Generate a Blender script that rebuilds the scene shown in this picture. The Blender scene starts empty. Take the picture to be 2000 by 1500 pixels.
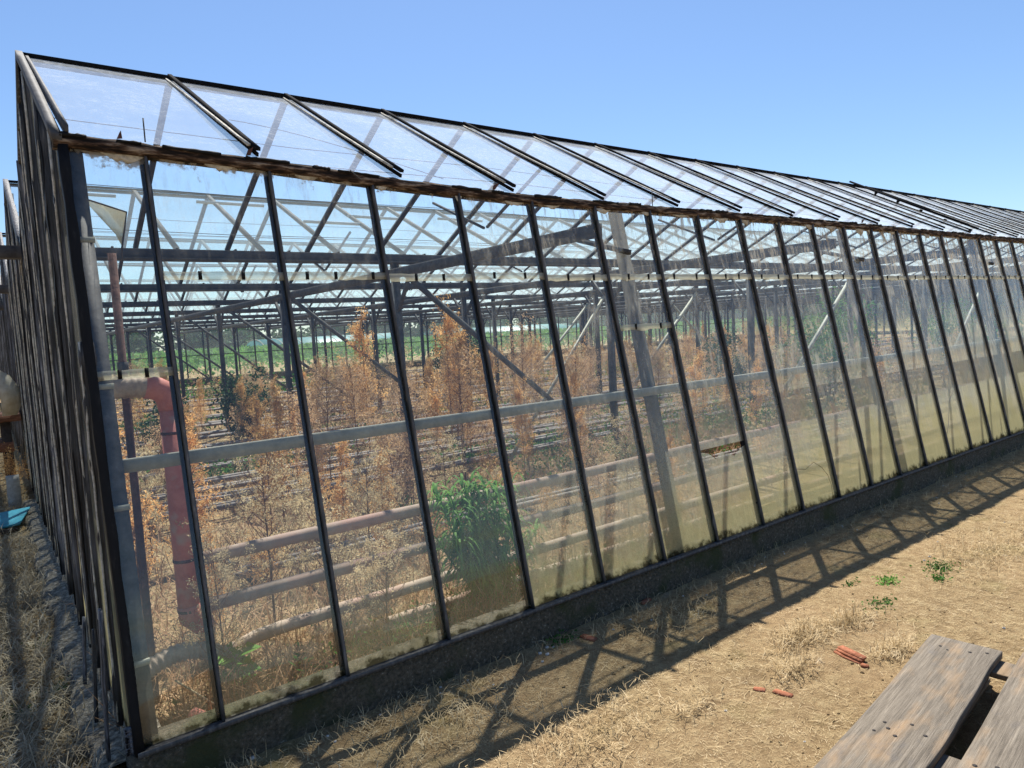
import bpy, math, random
import numpy as np
from mathutils import Matrix, Vector

random.seed(7)
RNG = np.random.default_rng(7)
S = bpy.context.scene
R = math.radians

# ------------------------------------------------------------------ camera
cam_d = bpy.data.cameras.new('camera')
cam = bpy.data.objects.new('camera', cam_d)
S.collection.objects.link(cam)
cam_d.sensor_width = 36.0
cam_d.lens = 24.55
cam_d.clip_start = 0.05
cam_d.clip_end = 4000
CX = Vector((0.79695, -0.60147, -0.05572))
CY = Vector((0.09057, 0.02779, 0.99550))
CZ = Vector((-0.59721, -0.79842, 0.07662))
CP = Vector((-0.0841, -2.6197, 1.5007))
cam.matrix_world = Matrix(((CX[0], CY[0], CZ[0], CP[0]), (CX[1], CY[1], CZ[1], CP[1]), (CX[2], CY[2], CZ[2], CP[2]), (0, 0, 0, 1)))
S.camera = cam
S.render.resolution_x, S.render.resolution_y = 1024, 768

# ------------------------------------------------------------------ light
SUN = Vector((0.33, 0.462, 1.0)).normalized()
el = math.asin(SUN.z)
az = math.atan2(SUN.x, SUN.y)
W = bpy.data.worlds.new('World')
S.world = W
W.use_nodes = True
nt = W.node_tree
nt.nodes.clear()
sky = nt.nodes.new('ShaderNodeTexSky')
sky.sky_type = 'NISHITA'
sky.sun_disc = False
sky.sun_elevation = el
sky.sun_rotation = az
sky.altitude = 0
sky.air_density = 1.0
sky.dust_density = 0.25
sky.ozone_density = 6.5
bg = nt.nodes.new('ShaderNodeBackground')
bg.inputs['Strength'].default_value = 0.080
wo = nt.nodes.new('ShaderNodeOutputWorld')
nt.links.new(sky.outputs[0], bg.inputs[0])
nt.links.new(bg.outputs[0], wo.inputs[0])
sl = bpy.data.lights.new('sun', 'SUN')
sl.energy = 5.0
sl.angle = R(0.5)
sl.color = (1.0, 0.95, 0.87)
so = bpy.data.objects.new('sun', sl)
S.collection.objects.link(so)
so.rotation_euler = (-SUN).to_track_quat('-Z', 'Y').to_euler()
S.view_settings.view_transform = 'Standard'
S.view_settings.look = 'None'
S.view_settings.gamma = 1
S.view_settings.use_curve_mapping = False
S.view_settings.exposure = 0.95
S.cycles.transparent_max_bounces = 48
S.cycles.max_bounces = 8
S.cycles.diffuse_bounces = 3
S.cycles.glossy_bounces = 3
S.cycles.caustics_reflective = False
S.cycles.caustics_refractive = False

# ------------------------------------------------------------------ materials
def newmat(name):
    m = bpy.data.materials.new(name)
    m.use_nodes = True
    m.node_tree.nodes.clear()
    return m, m.node_tree

def N(t, kind, **kw):
    n = t.nodes.new(kind)
    for k, v in kw.items():
        if k in n.inputs:
            n.inputs[k].default_value = v
        else:
            setattr(n, k, v)
    return n

def ramp(t, fac, stops, interp='LINEAR'):
    r = t.nodes.new('ShaderNodeValToRGB')
    cr = r.color_ramp
    cr.interpolation = interp
    while len(cr.elements) < len(stops):
        cr.elements.new(0.5)
    for e, (p, c) in zip(cr.elements, stops):
        e.position = p
        e.color = (c[0], c[1], c[2], 1) if not isinstance(c, (int, float)) else (c, c, c, 1)
    t.links.new(fac, r.inputs[0])
    return r.outputs[0]

def noise(t, scale, detail=4, rough=0.6, stretch=(1, 1, 1), coord='Object', rnd=False, rot=(0, 0, 0)):
    tc = t.nodes.new('ShaderNodeTexCoord')
    mp = t.nodes.new('ShaderNodeMapping')
    mp.inputs['Scale'].default_value = stretch
    mp.inputs['Rotation'].default_value = rot
    t.links.new(tc.outputs[coord], mp.inputs['Vector'])
    if rnd:
        oi = t.nodes.new('ShaderNodeObjectInfo')
        mu = N(t, 'ShaderNodeMath', operation='MULTIPLY')
        mu.inputs[1].default_value = 37.0
        t.links.new(oi.outputs['Random'], mu.inputs[0])
        cb = t.nodes.new('ShaderNodeCombineXYZ')
        t.links.new(mu.outputs[0], cb.inputs[0])
        t.links.new(mu.outputs[0], cb.inputs[1])
        t.links.new(cb.outputs[0], mp.inputs['Location'])
    n = N(t, 'ShaderNodeTexNoise')
    n.inputs['Scale'].default_value = scale
    n.inputs['Detail'].default_value = detail
    n.inputs['Roughness'].default_value = rough
    t.links.new(mp.outputs[0], n.inputs['Vector'])
    return n.outputs[0]

def mathn(t, op, a, b=None, clamp=False):
    n = N(t, 'ShaderNodeMath', operation=op)
    n.use_clamp = clamp
    for i, v in enumerate((a, b)):
        if v is None:
            continue
        if isinstance(v, (int, float)):
            n.inputs[i].default_value = v
        else:
            t.links.new(v, n.inputs[i])
    return n.outputs[0]

def mixc(t, fac, a, b, mode='MIX'):
    n = N(t, 'ShaderNodeMix', data_type='RGBA', blend_type=mode)
    for i, v in ((0, fac), (6, a), (7, b)):
        if isinstance(v, (int, float)):
            n.inputs[i].default_value = v
        elif isinstance(v, tuple):
            n.inputs[i].default_value = (*v, 1)
        else:
            t.links.new(v, n.inputs[i])
    return n.outputs[2]

def solid(name, stops, scale=20, detail=5, rough=0.8, bump=0.3, stretch=(1, 1, 1), metal=0.0, extra=None, bdist=0.01, rnd=False, spec=0.5, hue=0.0):
    m, t = newmat(name)
    f = noise(t, scale, detail, 0.65, stretch, rnd=rnd)
    c = ramp(t, f, stops)
    if extra:
        f2 = noise(t, extra[0], 3, 0.6, extra[1])
        k = ramp(t, f2, [(extra[2], 0.0), (extra[3], 1.0)])
        c = mixc(t, k, c, extra[4])
    if hue:
        oi = t.nodes.new('ShaderNodeObjectInfo')
        v = mathn(t, 'MULTIPLY_ADD', oi.outputs['Random'], hue)
        n_ = v.node
        n_.inputs[2].default_value = 1 - hue / 2
        hs = t.nodes.new('ShaderNodeHueSaturation')
        t.links.new(c, hs.inputs['Color'])
        t.links.new(v, hs.inputs['Value'])
        c = hs.outputs[0]
    p = N(t, 'ShaderNodeBsdfPrincipled')
    p.inputs['Roughness'].default_value = rough
    p.inputs['Metallic'].default_value = metal
    p.inputs['Specular IOR Level'].default_value = spec
    t.links.new(c, p.inputs['Base Color'])
    if bump:
        b = N(t, 'ShaderNodeBump')
        b.inputs['Strength'].default_value = bump
        b.inputs['Distance'].default_value = bdist
        t.links.new(f, b.inputs['Height'])
        t.links.new(b.outputs[0], p.inputs['Normal'])
    o = N(t, 'ShaderNodeOutputMaterial')
    t.links.new(p.outputs[0], o.inputs[0])
    return m

def leafy(name, stops, scale=9, trans=0.35, hue=0.3, rough=0.7):
    m, t = newmat(name)
    f = noise(t, scale, 3, 0.7)
    c = ramp(t, f, stops)
    oi = t.nodes.new('ShaderNodeObjectInfo')
    v = mathn(t, 'MULTIPLY_ADD', oi.outputs['Random'], hue)
    v.node.inputs[2].default_value = 1 - hue / 2
    hs = t.nodes.new('ShaderNodeHueSaturation')
    t.links.new(c, hs.inputs['Color'])
    t.links.new(v, hs.inputs['Value'])
    c = hs.outputs[0]
    d = N(t, 'ShaderNodeBsdfPrincipled')
    d.inputs['Roughness'].default_value = rough
    d.inputs['Specular IOR Level'].default_value = 0.25
    t.links.new(c, d.inputs['Base Color'])
    tr = N(t, 'ShaderNodeBsdfTranslucent')
    t.links.new(c, tr.inputs[0])
    mx = N(t, 'ShaderNodeMixShader')
    mx.inputs[0].default_value = trans
    t.links.new(d.outputs[0], mx.inputs[1])
    t.links.new(tr.outputs[0], mx.inputs[2])
    o = N(t, 'ShaderNodeOutputMaterial')
    t.links.new(mx.outputs[0], o.inputs[0])
    return m

def glassmat(name, base, amount, streak=0.5, algae=0.0, dirtcol=(0.5, 0.5, 0.42), tint=(0.93, 0.97, 0.95), top=0.0, gloss=1.0, trans=0.6):
    """thin glass: transparent + facing reflection, with real dirt film, streaks, algae near the sill"""
    m, t = newmat(name)
    tr = N(t, 'ShaderNodeBsdfTransparent')
    tr.inputs[0].default_value = (*tint, 1)
    gl = N(t, 'ShaderNodeBsdfGlossy')
    gl.inputs['Roughness'].default_value = 0.03
    gl.inputs[0].default_value = (0.9, 0.93, 0.95, 1)
    wav = noise(t, 1.6, 2, 0.5, (1, 1, 2.2), rnd=True)
    b = N(t, 'ShaderNodeBump')
    b.inputs['Strength'].default_value = 0.25
    b.inputs['Distance'].default_value = 0.03
    t.links.new(wav, b.inputs['Height'])
    t.links.new(b.outputs[0], gl.inputs['Normal'])
    lw = N(t, 'ShaderNodeLayerWeight')
    lw.inputs['Blend'].default_value = 0.5
    f5 = mathn(t, 'POWER', lw.outputs['Facing'], 4.0)
    fr = mathn(t, 'MULTIPLY_ADD', f5, 0.85)
    fr.node.inputs[2].default_value = 0.07
    fr = mathn(t, 'MULTIPLY', fr, gloss)
    g = N(t, 'ShaderNodeMixShader')
    t.links.new(fr, g.inputs[0])
    t.links.new(tr.outputs[0], g.inputs[1])
    t.links.new(gl.outputs[0], g.inputs[2])
    # dirt
    oi = t.nodes.new('ShaderNodeObjectInfo')
    sc_ = t.nodes.new('ShaderNodeSeparateColor')
    t.links.new(oi.outputs['Color'], sc_.inputs[0])
    rv = sc_.outputs[0]
    rv = mathn(t, 'MULTIPLY', rv, 1.3)
    tc0 = t.nodes.new('ShaderNodeTexCoord')
    sx = t.nodes.new('ShaderNodeSeparateXYZ')
    t.links.new(tc0.outputs['Object'], sx.inputs[0])
    pos = mathn(t, 'MULTIPLY_ADD', sx.outputs[0], 0.10)
    pos.node.inputs[2].default_value = 0.75
    pos = mathn(t, 'MINIMUM', pos, 1.7)
    rv = mathn(t, 'MULTIPLY', rv, pos)
    fine = noise(t, 260, 3, 0.7)
    fine = ramp(t, fine, [(0.35, 0.25), (0.7, 1.0)])
    big = noise(t, 3.0, 4, 0.6, rnd=True)
    big = ramp(t, big, [(0.35, 0.15), (0.75, 1.0)])
    st = noise(t, 30, 4, 0.7, (1.0, 1.0, 0.05), rnd=True)
    st = ramp(t, st, [(0.48, 0.0), (0.72, 1.0)])
    d = mathn(t, 'MULTIPLY', fine, big)
    d = mathn(t, 'MULTIPLY', d, amount)
    d = mathn(t, 'MULTIPLY', mathn(t, 'ADD', d, base), rv)
    s2 = mathn(t, 'MULTIPLY', mathn(t, 'MULTIPLY', st, rv), mathn(t, 'MULTIPLY', big, streak))
    d = mathn(t, 'ADD', d, s2)
    tc = t.nodes.new('ShaderNodeTexCoord')
    sp = t.nodes.new('ShaderNodeSeparateXYZ')
    t.links.new(tc.outputs['Object'], sp.inputs[0])
    z = sp.outputs[2]
    col = None
    if algae:
        wob = noise(t, 5, 4, 0.6, (1, 1, 0.5), rnd=True)
        zz = mathn(t, 'ADD', z, mathn(t, 'MULTIPLY', mathn(t, 'SUBTRACT', wob, 0.5), 0.75))
        zz = mathn(t, 'SUBTRACT', zz, mathn(t, 'MULTIPLY', mathn(t, 'SUBTRACT', rv, 1.0), 0.28))
        al = ramp(t, zz, [(0.12, 1.0), (0.42, 0.55), (1.0, 0.0)])
        grain = ramp(t, noise(t, 130, 4, 0.75), [(0.3, 0.5), (0.7, 1.0)])
        ala = mathn(t, 'MULTIPLY', mathn(t, 'MULTIPLY', al, grain), mathn(t, 'MULTIPLY', mathn(t, 'MINIMUM', rv, 1.3), algae))
        d = mathn(t, 'ADD', d, ala)
        edge = ramp(t, mathn(t, 'ADD', z, mathn(t, 'MULTIPLY', noise(t, 14, 4, 0.7), 0.16)), [(0.235, 1.0), (0.275, 0.0)])
        d = mathn(t, 'ADD', d, mathn(t, 'MULTIPLY', edge, 0.75))
        col = mixc(t, edge, mixc(t, al, dirtcol, (0.60, 0.56, 0.31)), (0.06, 0.055, 0.03))
    if top:
        # rows of old white putty splashed under the eave
        pz = mathn(t, 'ADD', z, mathn(t, 'MULTIPLY', noise(t, 9, 5, 0.7, rnd=True), 0.42))
        pk = ramp(t, mathn(t, 'MULTIPLY', pz, 0.4), [(0.975, 0.0), (0.99, 1.0)])
        d = mathn(t, 'ADD', d, mathn(t, 'MULTIPLY', pk, 0.9))
        col = mixc(t, pk, col if col is not None else dirtcol, (0.55, 0.53, 0.5))
        # tan runs washed down from the rotten eave
        st3 = ramp(t, noise(t, 34, 4, 0.7, (1.0, 1.0, 0.035), rnd=True), [(0.5, 0.0), (0.66, 1.0)])
        hi = ramp(t, mathn(t, 'MULTIPLY', z, 0.4), [(0.68, 0.0), (0.90, 1.0)])
        run = mathn(t, 'MULTIPLY', mathn(t, 'MULTIPLY', st3, hi), mathn(t, 'MULTIPLY', rv, 0.42))
        d = mathn(t, 'ADD', d, run)
        col = mixc(t, mathn(t, 'MULTIPLY', run, 1.6, True), col, (0.62, 0.50, 0.36))
    d = mathn(t, 'MINIMUM', d, 0.93)
    # a film of dirt hides more the more obliquely it is crossed
    cs = mathn(t, 'MAXIMUM', mathn(t, 'SUBTRACT', 1.0, lw.outputs['Facing']), 0.14)
    d = mathn(t, 'SUBTRACT', 1.0, mathn(t, 'POWER', mathn(t, 'SUBTRACT', 1.0, d), mathn(t, 'DIVIDE', 1.0, cs)))
    df = N(t, 'ShaderNodeBsdfDiffuse')
    tl = N(t, 'ShaderNodeBsdfTranslucent')
    for n_ in (df, tl):
        if col is None:
            n_.inputs[0].default_value = (*dirtcol, 1)
        else:
            t.links.new(col, n_.inputs[0])
    dm = N(t, 'ShaderNodeMixShader')
    dm.inputs[0].default_value = trans
    t.links.new(df.outputs[0], dm.inputs[1])
    t.links.new(tl.outputs[0], dm.inputs[2])
    fin = N(t, 'ShaderNodeMixShader')
    t.links.new(d, fin.inputs[0])
    t.links.new(g.outputs[0], fin.inputs[1])
    t.links.new(dm.outputs[0], fin.inputs[2])
    o = N(t, 'ShaderNodeOutputMaterial')
    t.links.new(fin.outputs[0], o.inputs[0])
    return m

M = {}
M['wall_glass'] = glassmat('dirty wall glass', 0.012, 0.07, 0.24, 0.52, (0.78, 0.76, 0.66), tint=(0.95, 0.98, 0.96), top=1.0, gloss=0.8, trans=0.75)
M['roof_glass'] = glassmat('roof glass', 0.030, 0.040, 0.07, 0, (0.78, 0.84, 0.90), (0.90, 0.91, 0.91), gloss=0.8, trans=0.3)
M['far_glass'] = glassmat('inner roof glass', 0.022, 0.035, 0.015, 0, (0.74, 0.84, 0.86), (0.94, 0.985, 0.985), gloss=0.4, trans=0.9)
M['gable_glass'] = glassmat('gable glass', 0.08, 0.2, 0.2, 0.2, (0.16, 0.16, 0.14))
M['bar_dark'] = solid('blackened glazing bar', [(0.3, (0.003, 0.003, 0.004)), (0.6, (0.007, 0.007, 0.008)), (0.82, (0.03, 0.029, 0.028))], 40, spec=0.2, rough=0.65, bump=0.5, stretch=(1, 1, 0.25), bdist=0.004)
M['bar_rib'] = solid('grey weathered rib', [(0.3, (0.02, 0.02, 0.022)), (0.55, (0.08, 0.078, 0.078)), (0.8, (0.24, 0.23, 0.22))], 45, rough=0.6, bump=0.5, stretch=(1, 1, 0.15), bdist=0.004)
M['lean_post'] = solid('taupe leaning post', [(0.3, (0.09, 0.085, 0.075)), (0.6, (0.16, 0.15, 0.13)), (0.8, (0.24, 0.22, 0.19))], 14, 6, rough=0.8, bump=0.3, spec=0.2)
M['rubble'] = solid('broken pale footing', [(0.32, (0.05, 0.04, 0.028)), (0.5, (0.18, 0.15, 0.11)), (0.62, (0.36, 0.31, 0.24)), (0.74, (0.62, 0.56, 0.47))], 48, 12, rough=0.95, bump=1.0, bdist=0.015)
M['gable_wood'] = solid('weathered gable bar', [(0.38, (0.006, 0.006, 0.008)), (0.50, (0.04, 0.042, 0.050)), (0.61, (0.13, 0.135, 0.155)), (0.74, (0.38, 0.38, 0.41))], 34, 7, rough=0.55, bump=1.0, stretch=(1.6, 1.6, 0.09), bdist=0.01, rnd=True, hue=1.5)
M['rafter'] = solid('dark roof bar', [(0.3, (0.006, 0.006, 0.007)), (0.7, (0.018, 0.018, 0.020))], 60, rough=0.9, bump=0.1, spec=0.04)
M['putty'] = solid('cream putty', [(0.3, (0.20, 0.18, 0.15)), (0.55, (0.50, 0.48, 0.42)), (0.8, (0.66, 0.64, 0.58))], 30, rough=0.9, bump=0.6)
M['lap'] = glassmat('lap strip grime', 0.34, 0.45, 0.3, 0, (0.62, 0.60, 0.48), trans=0.5)
M['film_thin'] = glassmat('thin yellow film', 0.35, 0.4, 0.3, 0, (0.62, 0.55, 0.38), trans=0.6)
M['eave'] = solid('rotten eave board', [(0.34, (0.006, 0.005, 0.005)), (0.45, (0.022, 0.014, 0.010)), (0.54, (0.09, 0.055, 0.038)), (0.66, (0.34, 0.28, 0.22))], 30, 9, rough=0.85, bump=1.0, stretch=(0.35, 1, 2.2), bdist=0.02, spec=0.2)
M['steel'] = solid('old galvanised steel', [(0.3, (0.035, 0.034, 0.034)), (0.6, (0.085, 0.084, 0.084)), (0.8, (0.17, 0.165, 0.16))], 18, 6, rough=0.7, bump=0.25, spec=0.3)
M['steel_pale'] = solid('pale galvanised girt', [(0.3, (0.22, 0.215, 0.17)), (0.6, (0.34, 0.33, 0.265)), (0.85, (0.46, 0.44, 0.36))], 14, 6, rough=0.6, bump=0.25)
M['steel_far'] = solid('rusting truss steel', [(0.3, (0.03, 0.029, 0.031)), (0.6, (0.068, 0.066, 0.070)), (0.8, (0.12, 0.112, 0.112))], 9, 4, rough=0.8, bump=0.0, spec=0.2)
M['rust'] = solid('rusty tube', [(0.3, (0.04, 0.018, 0.012)), (0.6, (0.10, 0.04, 0.028)), (0.8, (0.17, 0.09, 0.07))], 30, rough=0.9, bump=0.6)
M['red_pipe'] = solid('faded red pipe paint', [(0.3, (0.34, 0.075, 0.05)), (0.55, (0.52, 0.17, 0.125)), (0.8, (0.60, 0.28, 0.21))], 8, 6, rough=0.65, bump=0.3, extra=(5, (1, 1, 1), 0.56, 0.66, (0.40, 0.30, 0.24)))
M['pipe'] = solid('dusty pink heating pipe', [(0.3, (0.24, 0.17, 0.12)), (0.6, (0.38, 0.27, 0.20)), (0.8, (0.50, 0.40, 0.31))], 9, 6, rough=0.75, bump=0.3, extra=(2.0, (1, 1, 1), 0.50, 0.62, (0.36, 0.20, 0.15)))
M['lagging'] = solid('corrugated dusty lagging', [(0.3, (0.25, 0.18, 0.13)), (0.6, (0.42, 0.33, 0.25)), (0.85, (0.55, 0.46, 0.37))], 20, 5, rough=0.85, bump=0.5)
M['rail'] = solid('dull rail pipe', [(0.3, (0.10, 0.08, 0.075)), (0.6, (0.25, 0.21, 0.19)), (0.8, (0.42, 0.37, 0.34))], 16, 5, rough=0.7, bump=0.2, spec=0.3)
M['concrete'] = solid('mossy concrete footing', [(0.32, (0.04, 0.035, 0.023)), (0.50, (0.11, 0.092, 0.062)), (0.62, (0.17, 0.14, 0.098)), (0.73, (0.60, 0.55, 0.46))], 70, 12, rough=0.95, bump=1.0, bdist=0.03, extra=(4.0, (1, 1, 1), 0.50, 0.64, (0.06, 0.065, 0.022)))
M['concrete_pale'] = solid('pale concrete', [(0.3, (0.22, 0.21, 0.19)), (0.7, (0.42, 0.40, 0.37))], 22, 6, rough=0.95, bump=0.6)
M['blue'] = solid('sky blue painted board', [(0.3, (0.02, 0.24, 0.38)), (0.6, (0.04, 0.36, 0.52)), (0.85, (0.10, 0.45, 0.6))], 5, 6, rough=0.6, bump=0.1, extra=(7, (0.3, 2, 1), 0.62, 0.7, (0.05, 0.10, 0.12)))
M['wood_red'] = solid('reddish timber', [(0.3, (0.12, 0.045, 0.025)), (0.6, (0.25, 0.11, 0.065)), (0.8, (0.34, 0.19, 0.12))], 18, 6, rough=0.85, bump=0.6, stretch=(1, 4, 4))
M['wood_dark'] = solid('dark timber', [(0.3, (0.02, 0.015, 0.013)), (0.7, (0.07, 0.05, 0.04))], 18, 6, rough=0.9, bump=0.6)
M['plastic_white'] = solid('white plastic', [(0.3, (0.45, 0.50, 0.52)), (0.7, (0.62, 0.66, 0.68))], 6, rough=0.4, bump=0.1)
M['film'] = solid('yellowed plastic film', [(0.3, (0.30, 0.25, 0.17)), (0.7, (0.50, 0.45, 0.35))], 12, rough=0.5, bump=0.4)
M['terracotta'] = solid('terracotta', [(0.3, (0.20, 0.075, 0.04)), (0.7, (0.38, 0.16, 0.095))], 60, spec=0.1, rough=1.0, bump=0.5)
M['stone'] = solid('pebble', [(0.3, (0.30, 0.28, 0.25)), (0.7, (0.60, 0.57, 0.52))], 40, rough=0.9, bump=0.4, hue=0.4)
M['plank'] = None
M['wire'] = solid('dark wire', [(0.3, (0.02, 0.02, 0.02)), (0.7, (0.05, 0.05, 0.05))], 10, bump=0)
M['nail'] = solid('rust nail stain', [(0.3, (0.008, 0.006, 0.005)), (0.7, (0.02, 0.013, 0.01))], 60, bump=0)
M['dry_rust'] = leafy('rust brown dead florets', [(0.3, (0.38, 0.18, 0.06)), (0.55, (0.70, 0.42, 0.17)), (0.8, (0.88, 0.66, 0.36))], 14, 0.5, 0.6)
M['dry_pink'] = leafy('pinkish brown dead florets', [(0.3, (0.34, 0.19, 0.10)), (0.55, (0.62, 0.41, 0.24)), (0.8, (0.84, 0.65, 0.45))], 14, 0.5, 0.6)
M['dry_tan'] = leafy('pale tan seed fluff', [(0.3, (0.45, 0.33, 0.17)), (0.55, (0.70, 0.56, 0.34)), (0.8, (0.85, 0.75, 0.52))], 14, 0.5, 0.35)
M['dry_stem'] = leafy('dead stems', [(0.3, (0.12, 0.055, 0.03)), (0.7, (0.33, 0.18, 0.10))], 9, 0.1, 0.5)
M['straw'] = leafy('dry straw', [(0.28, (0.26, 0.18, 0.08)), (0.5, (0.50, 0.38, 0.21)), (0.75, (0.70, 0.57, 0.36))], 11, 0.2, 0.0)
M['straw_grey'] = leafy('bleached straw', [(0.28, (0.14, 0.11, 0.07)), (0.5, (0.36, 0.29, 0.19)), (0.75, (0.60, 0.52, 0.38))], 6, 0.2, 0.0)
M['litter'] = leafy('dead plant litter', [(0.28, (0.14, 0.065, 0.03)), (0.5, (0.36, 0.20, 0.10)), (0.75, (0.66, 0.48, 0.29))], 4.5, 0.2, 0.0)
M['green'] = leafy('fresh green leaf', [(0.3, (0.035, 0.10, 0.018)), (0.6, (0.075, 0.19, 0.035)), (0.85, (0.14, 0.30, 0.06))], 6, 0.4, 0.3)
M['green_blue'] = leafy('blue green narrow leaf', [(0.3, (0.06, 0.17, 0.03)), (0.55, (0.17, 0.36, 0.07)), (0.8, (0.38, 0.58, 0.16))], 14, 0.45, 0.2)
M['green_dark'] = leafy('dark shrub leaf', [(0.3, (0.012, 0.04, 0.015)), (0.7, (0.045, 0.10, 0.04))], 8, 0.3, 0.3)
M['crop'] = leafy('crop leaf', [(0.3, (0.05, 0.14, 0.02)), (0.55, (0.10, 0.24, 0.04)), (0.8, (0.20, 0.38, 0.08))], 0.6, 0.4, 0.2)
M['tree_leaf'] = leafy('tree leaf', [(0.3, (0.02, 0.055, 0.015)), (0.55, (0.045, 0.10, 0.03)), (0.8, (0.08, 0.16, 0.05))], 1.2, 0.3, 0.4)
M['bark'] = solid('bark', [(0.3, (0.05, 0.035, 0.025)), (0.7, (0.14, 0.11, 0.08))], 12, rough=0.95, bump=0.8)
M['teal'] = solid('teal sheeting', [(0.3, (0.04, 0.15, 0.14)), (0.7, (0.09, 0.24, 0.23))], 1.5, rough=0.5, bump=0.1)
M['white_sheet'] = solid('white sheeting', [(0.3, (0.5, 0.52, 0.52)), (0.7, (0.7, 0.72, 0.72))], 1.5, rough=0.6, bump=0.1)

def plankmat():
    m, t = newmat('silvered pallet wood')
    g1 = noise(t, 9, 6, 0.7, (0.6, 9, 9), rnd=True)
    g2 = noise(t, 10, 5, 0.8, (0.5, 28, 28), rnd=True)
    g = mathn(t, 'ADD', mathn(t, 'MULTIPLY', g1, 0.5), mathn(t, 'MULTIPLY', g2, 0.5))
    c = ramp(t, g, [(0.34, (0.042, 0.032, 0.021)), (0.45, (0.10, 0.080, 0.057)), (0.55, (0.16, 0.132, 0.098)), (0.68, (0.26, 0.22, 0.168))])
    st = ramp(t, noise(t, 2.4, 4, 0.6, (1, 3, 3), rnd=True), [(0.5, 0.0), (0.68, 1.0)])
    c = mixc(t, mathn(t, 'MULTIPLY', st, 0.55), c, (0.36, 0.22, 0.10))
    dk = ramp(t, noise(t, 5, 5, 0.7, (1, 2, 2), rnd=True), [(0.56, 0.0), (0.72, 1.0)])
    c = mixc(t, mathn(t, 'MULTIPLY', dk, 0.6), c, (0.09, 0.085, 0.085))
    p = N(t, 'ShaderNodeBsdfPrincipled')
    p.inputs['Roughness'].default_value = 0.8
    t.links.new(c, p.inputs['Base Color'])
    b = N(t, 'ShaderNodeBump')
    b.inputs['Strength'].default_value = 0.8
    b.inputs['Distance'].default_value = 0.006
    t.links.new(g, b.inputs['Height'])
    t.links.new(b.outputs[0], p.inputs['Normal'])
    o = N(t, 'ShaderNodeOutputMaterial')
    t.links.new(p.outputs[0], o.inputs[0])
    return m
M['plank'] = plankmat()

def groundmat():
    m, t = newmat('dry trodden soil')
    a = noise(t, 0.9, 5, 0.65)
    b_ = noise(t, 14, 8, 0.75)
    f = noise(t, 160, 5, 0.8)
    c = ramp(t, b_, [(0.28, (0.15, 0.10, 0.047)), (0.48, (0.355, 0.25, 0.13)), (0.62, (0.48, 0.36, 0.195)), (0.8, (0.60, 0.48, 0.29))])
    c = mixc(t, ramp(t, a, [(0.45, 0.0), (0.68, 0.5)]), c, (0.45, 0.30, 0.165))
    c = mixc(t, ramp(t, f, [(0.35, 0.55), (0.6, 0.0)]), c, (0.12, 0.085, 0.05))
    c = mixc(t, ramp(t, noise(t, 2.3, 4, 0.6), [(0.58, 0.0), (0.7, 0.35)]), c, (0.20, 0.19, 0.07))
    c = mixc(t, ramp(t, noise(t, 4.1, 6, 0.75), [(0.56, 0.0), (0.72, 0.7)]), c, (0.13, 0.085, 0.05))
    c = mixc(t, ramp(t, noise(t, 7.3, 3, 0.7), [(0.66, 0.0), (0.76, 0.5)]), c, (0.52, 0.45, 0.34))
    p = N(t, 'ShaderNodeBsdfPrincipled')
    p.inputs['Roughness'].default_value = 1.0
    p.inputs['Specular IOR Level'].default_value = 0.1
    t.links.new(c, p.inputs['Base Color'])
    h = mathn(t, 'ADD', mathn(t, 'MULTIPLY', b_, 1.0), mathn(t, 'MULTIPLY', f, 0.35))
    bb = N(t, 'ShaderNodeBump')
    bb.inputs['Strength'].default_value = 1.0
    bb.inputs['Distance'].default_value = 0.03
    t.links.new(h, bb.inputs['Height'])
    t.links.new(bb.outputs[0], p.inputs['Normal'])
    o = N(t, 'ShaderNodeOutputMaterial')
    t.links.new(p.outputs[0], o.inputs[0])
    return m
M['ground'] = groundmat()

NAMES = ['nearest', 'second', 'third', 'fourth', 'fifth', 'sixth', 'seventh', 'eighth', 'ninth', 'tenth', 'eleventh', 'twelfth', 'thirteenth', 'fourteenth', 'fifteenth', 'sixteenth', 'seventeenth', 'eighteenth', 'nineteenth', 'twentieth', 'twenty-first', 'twenty-second', 'twenty-third', 'farthest']
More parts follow.
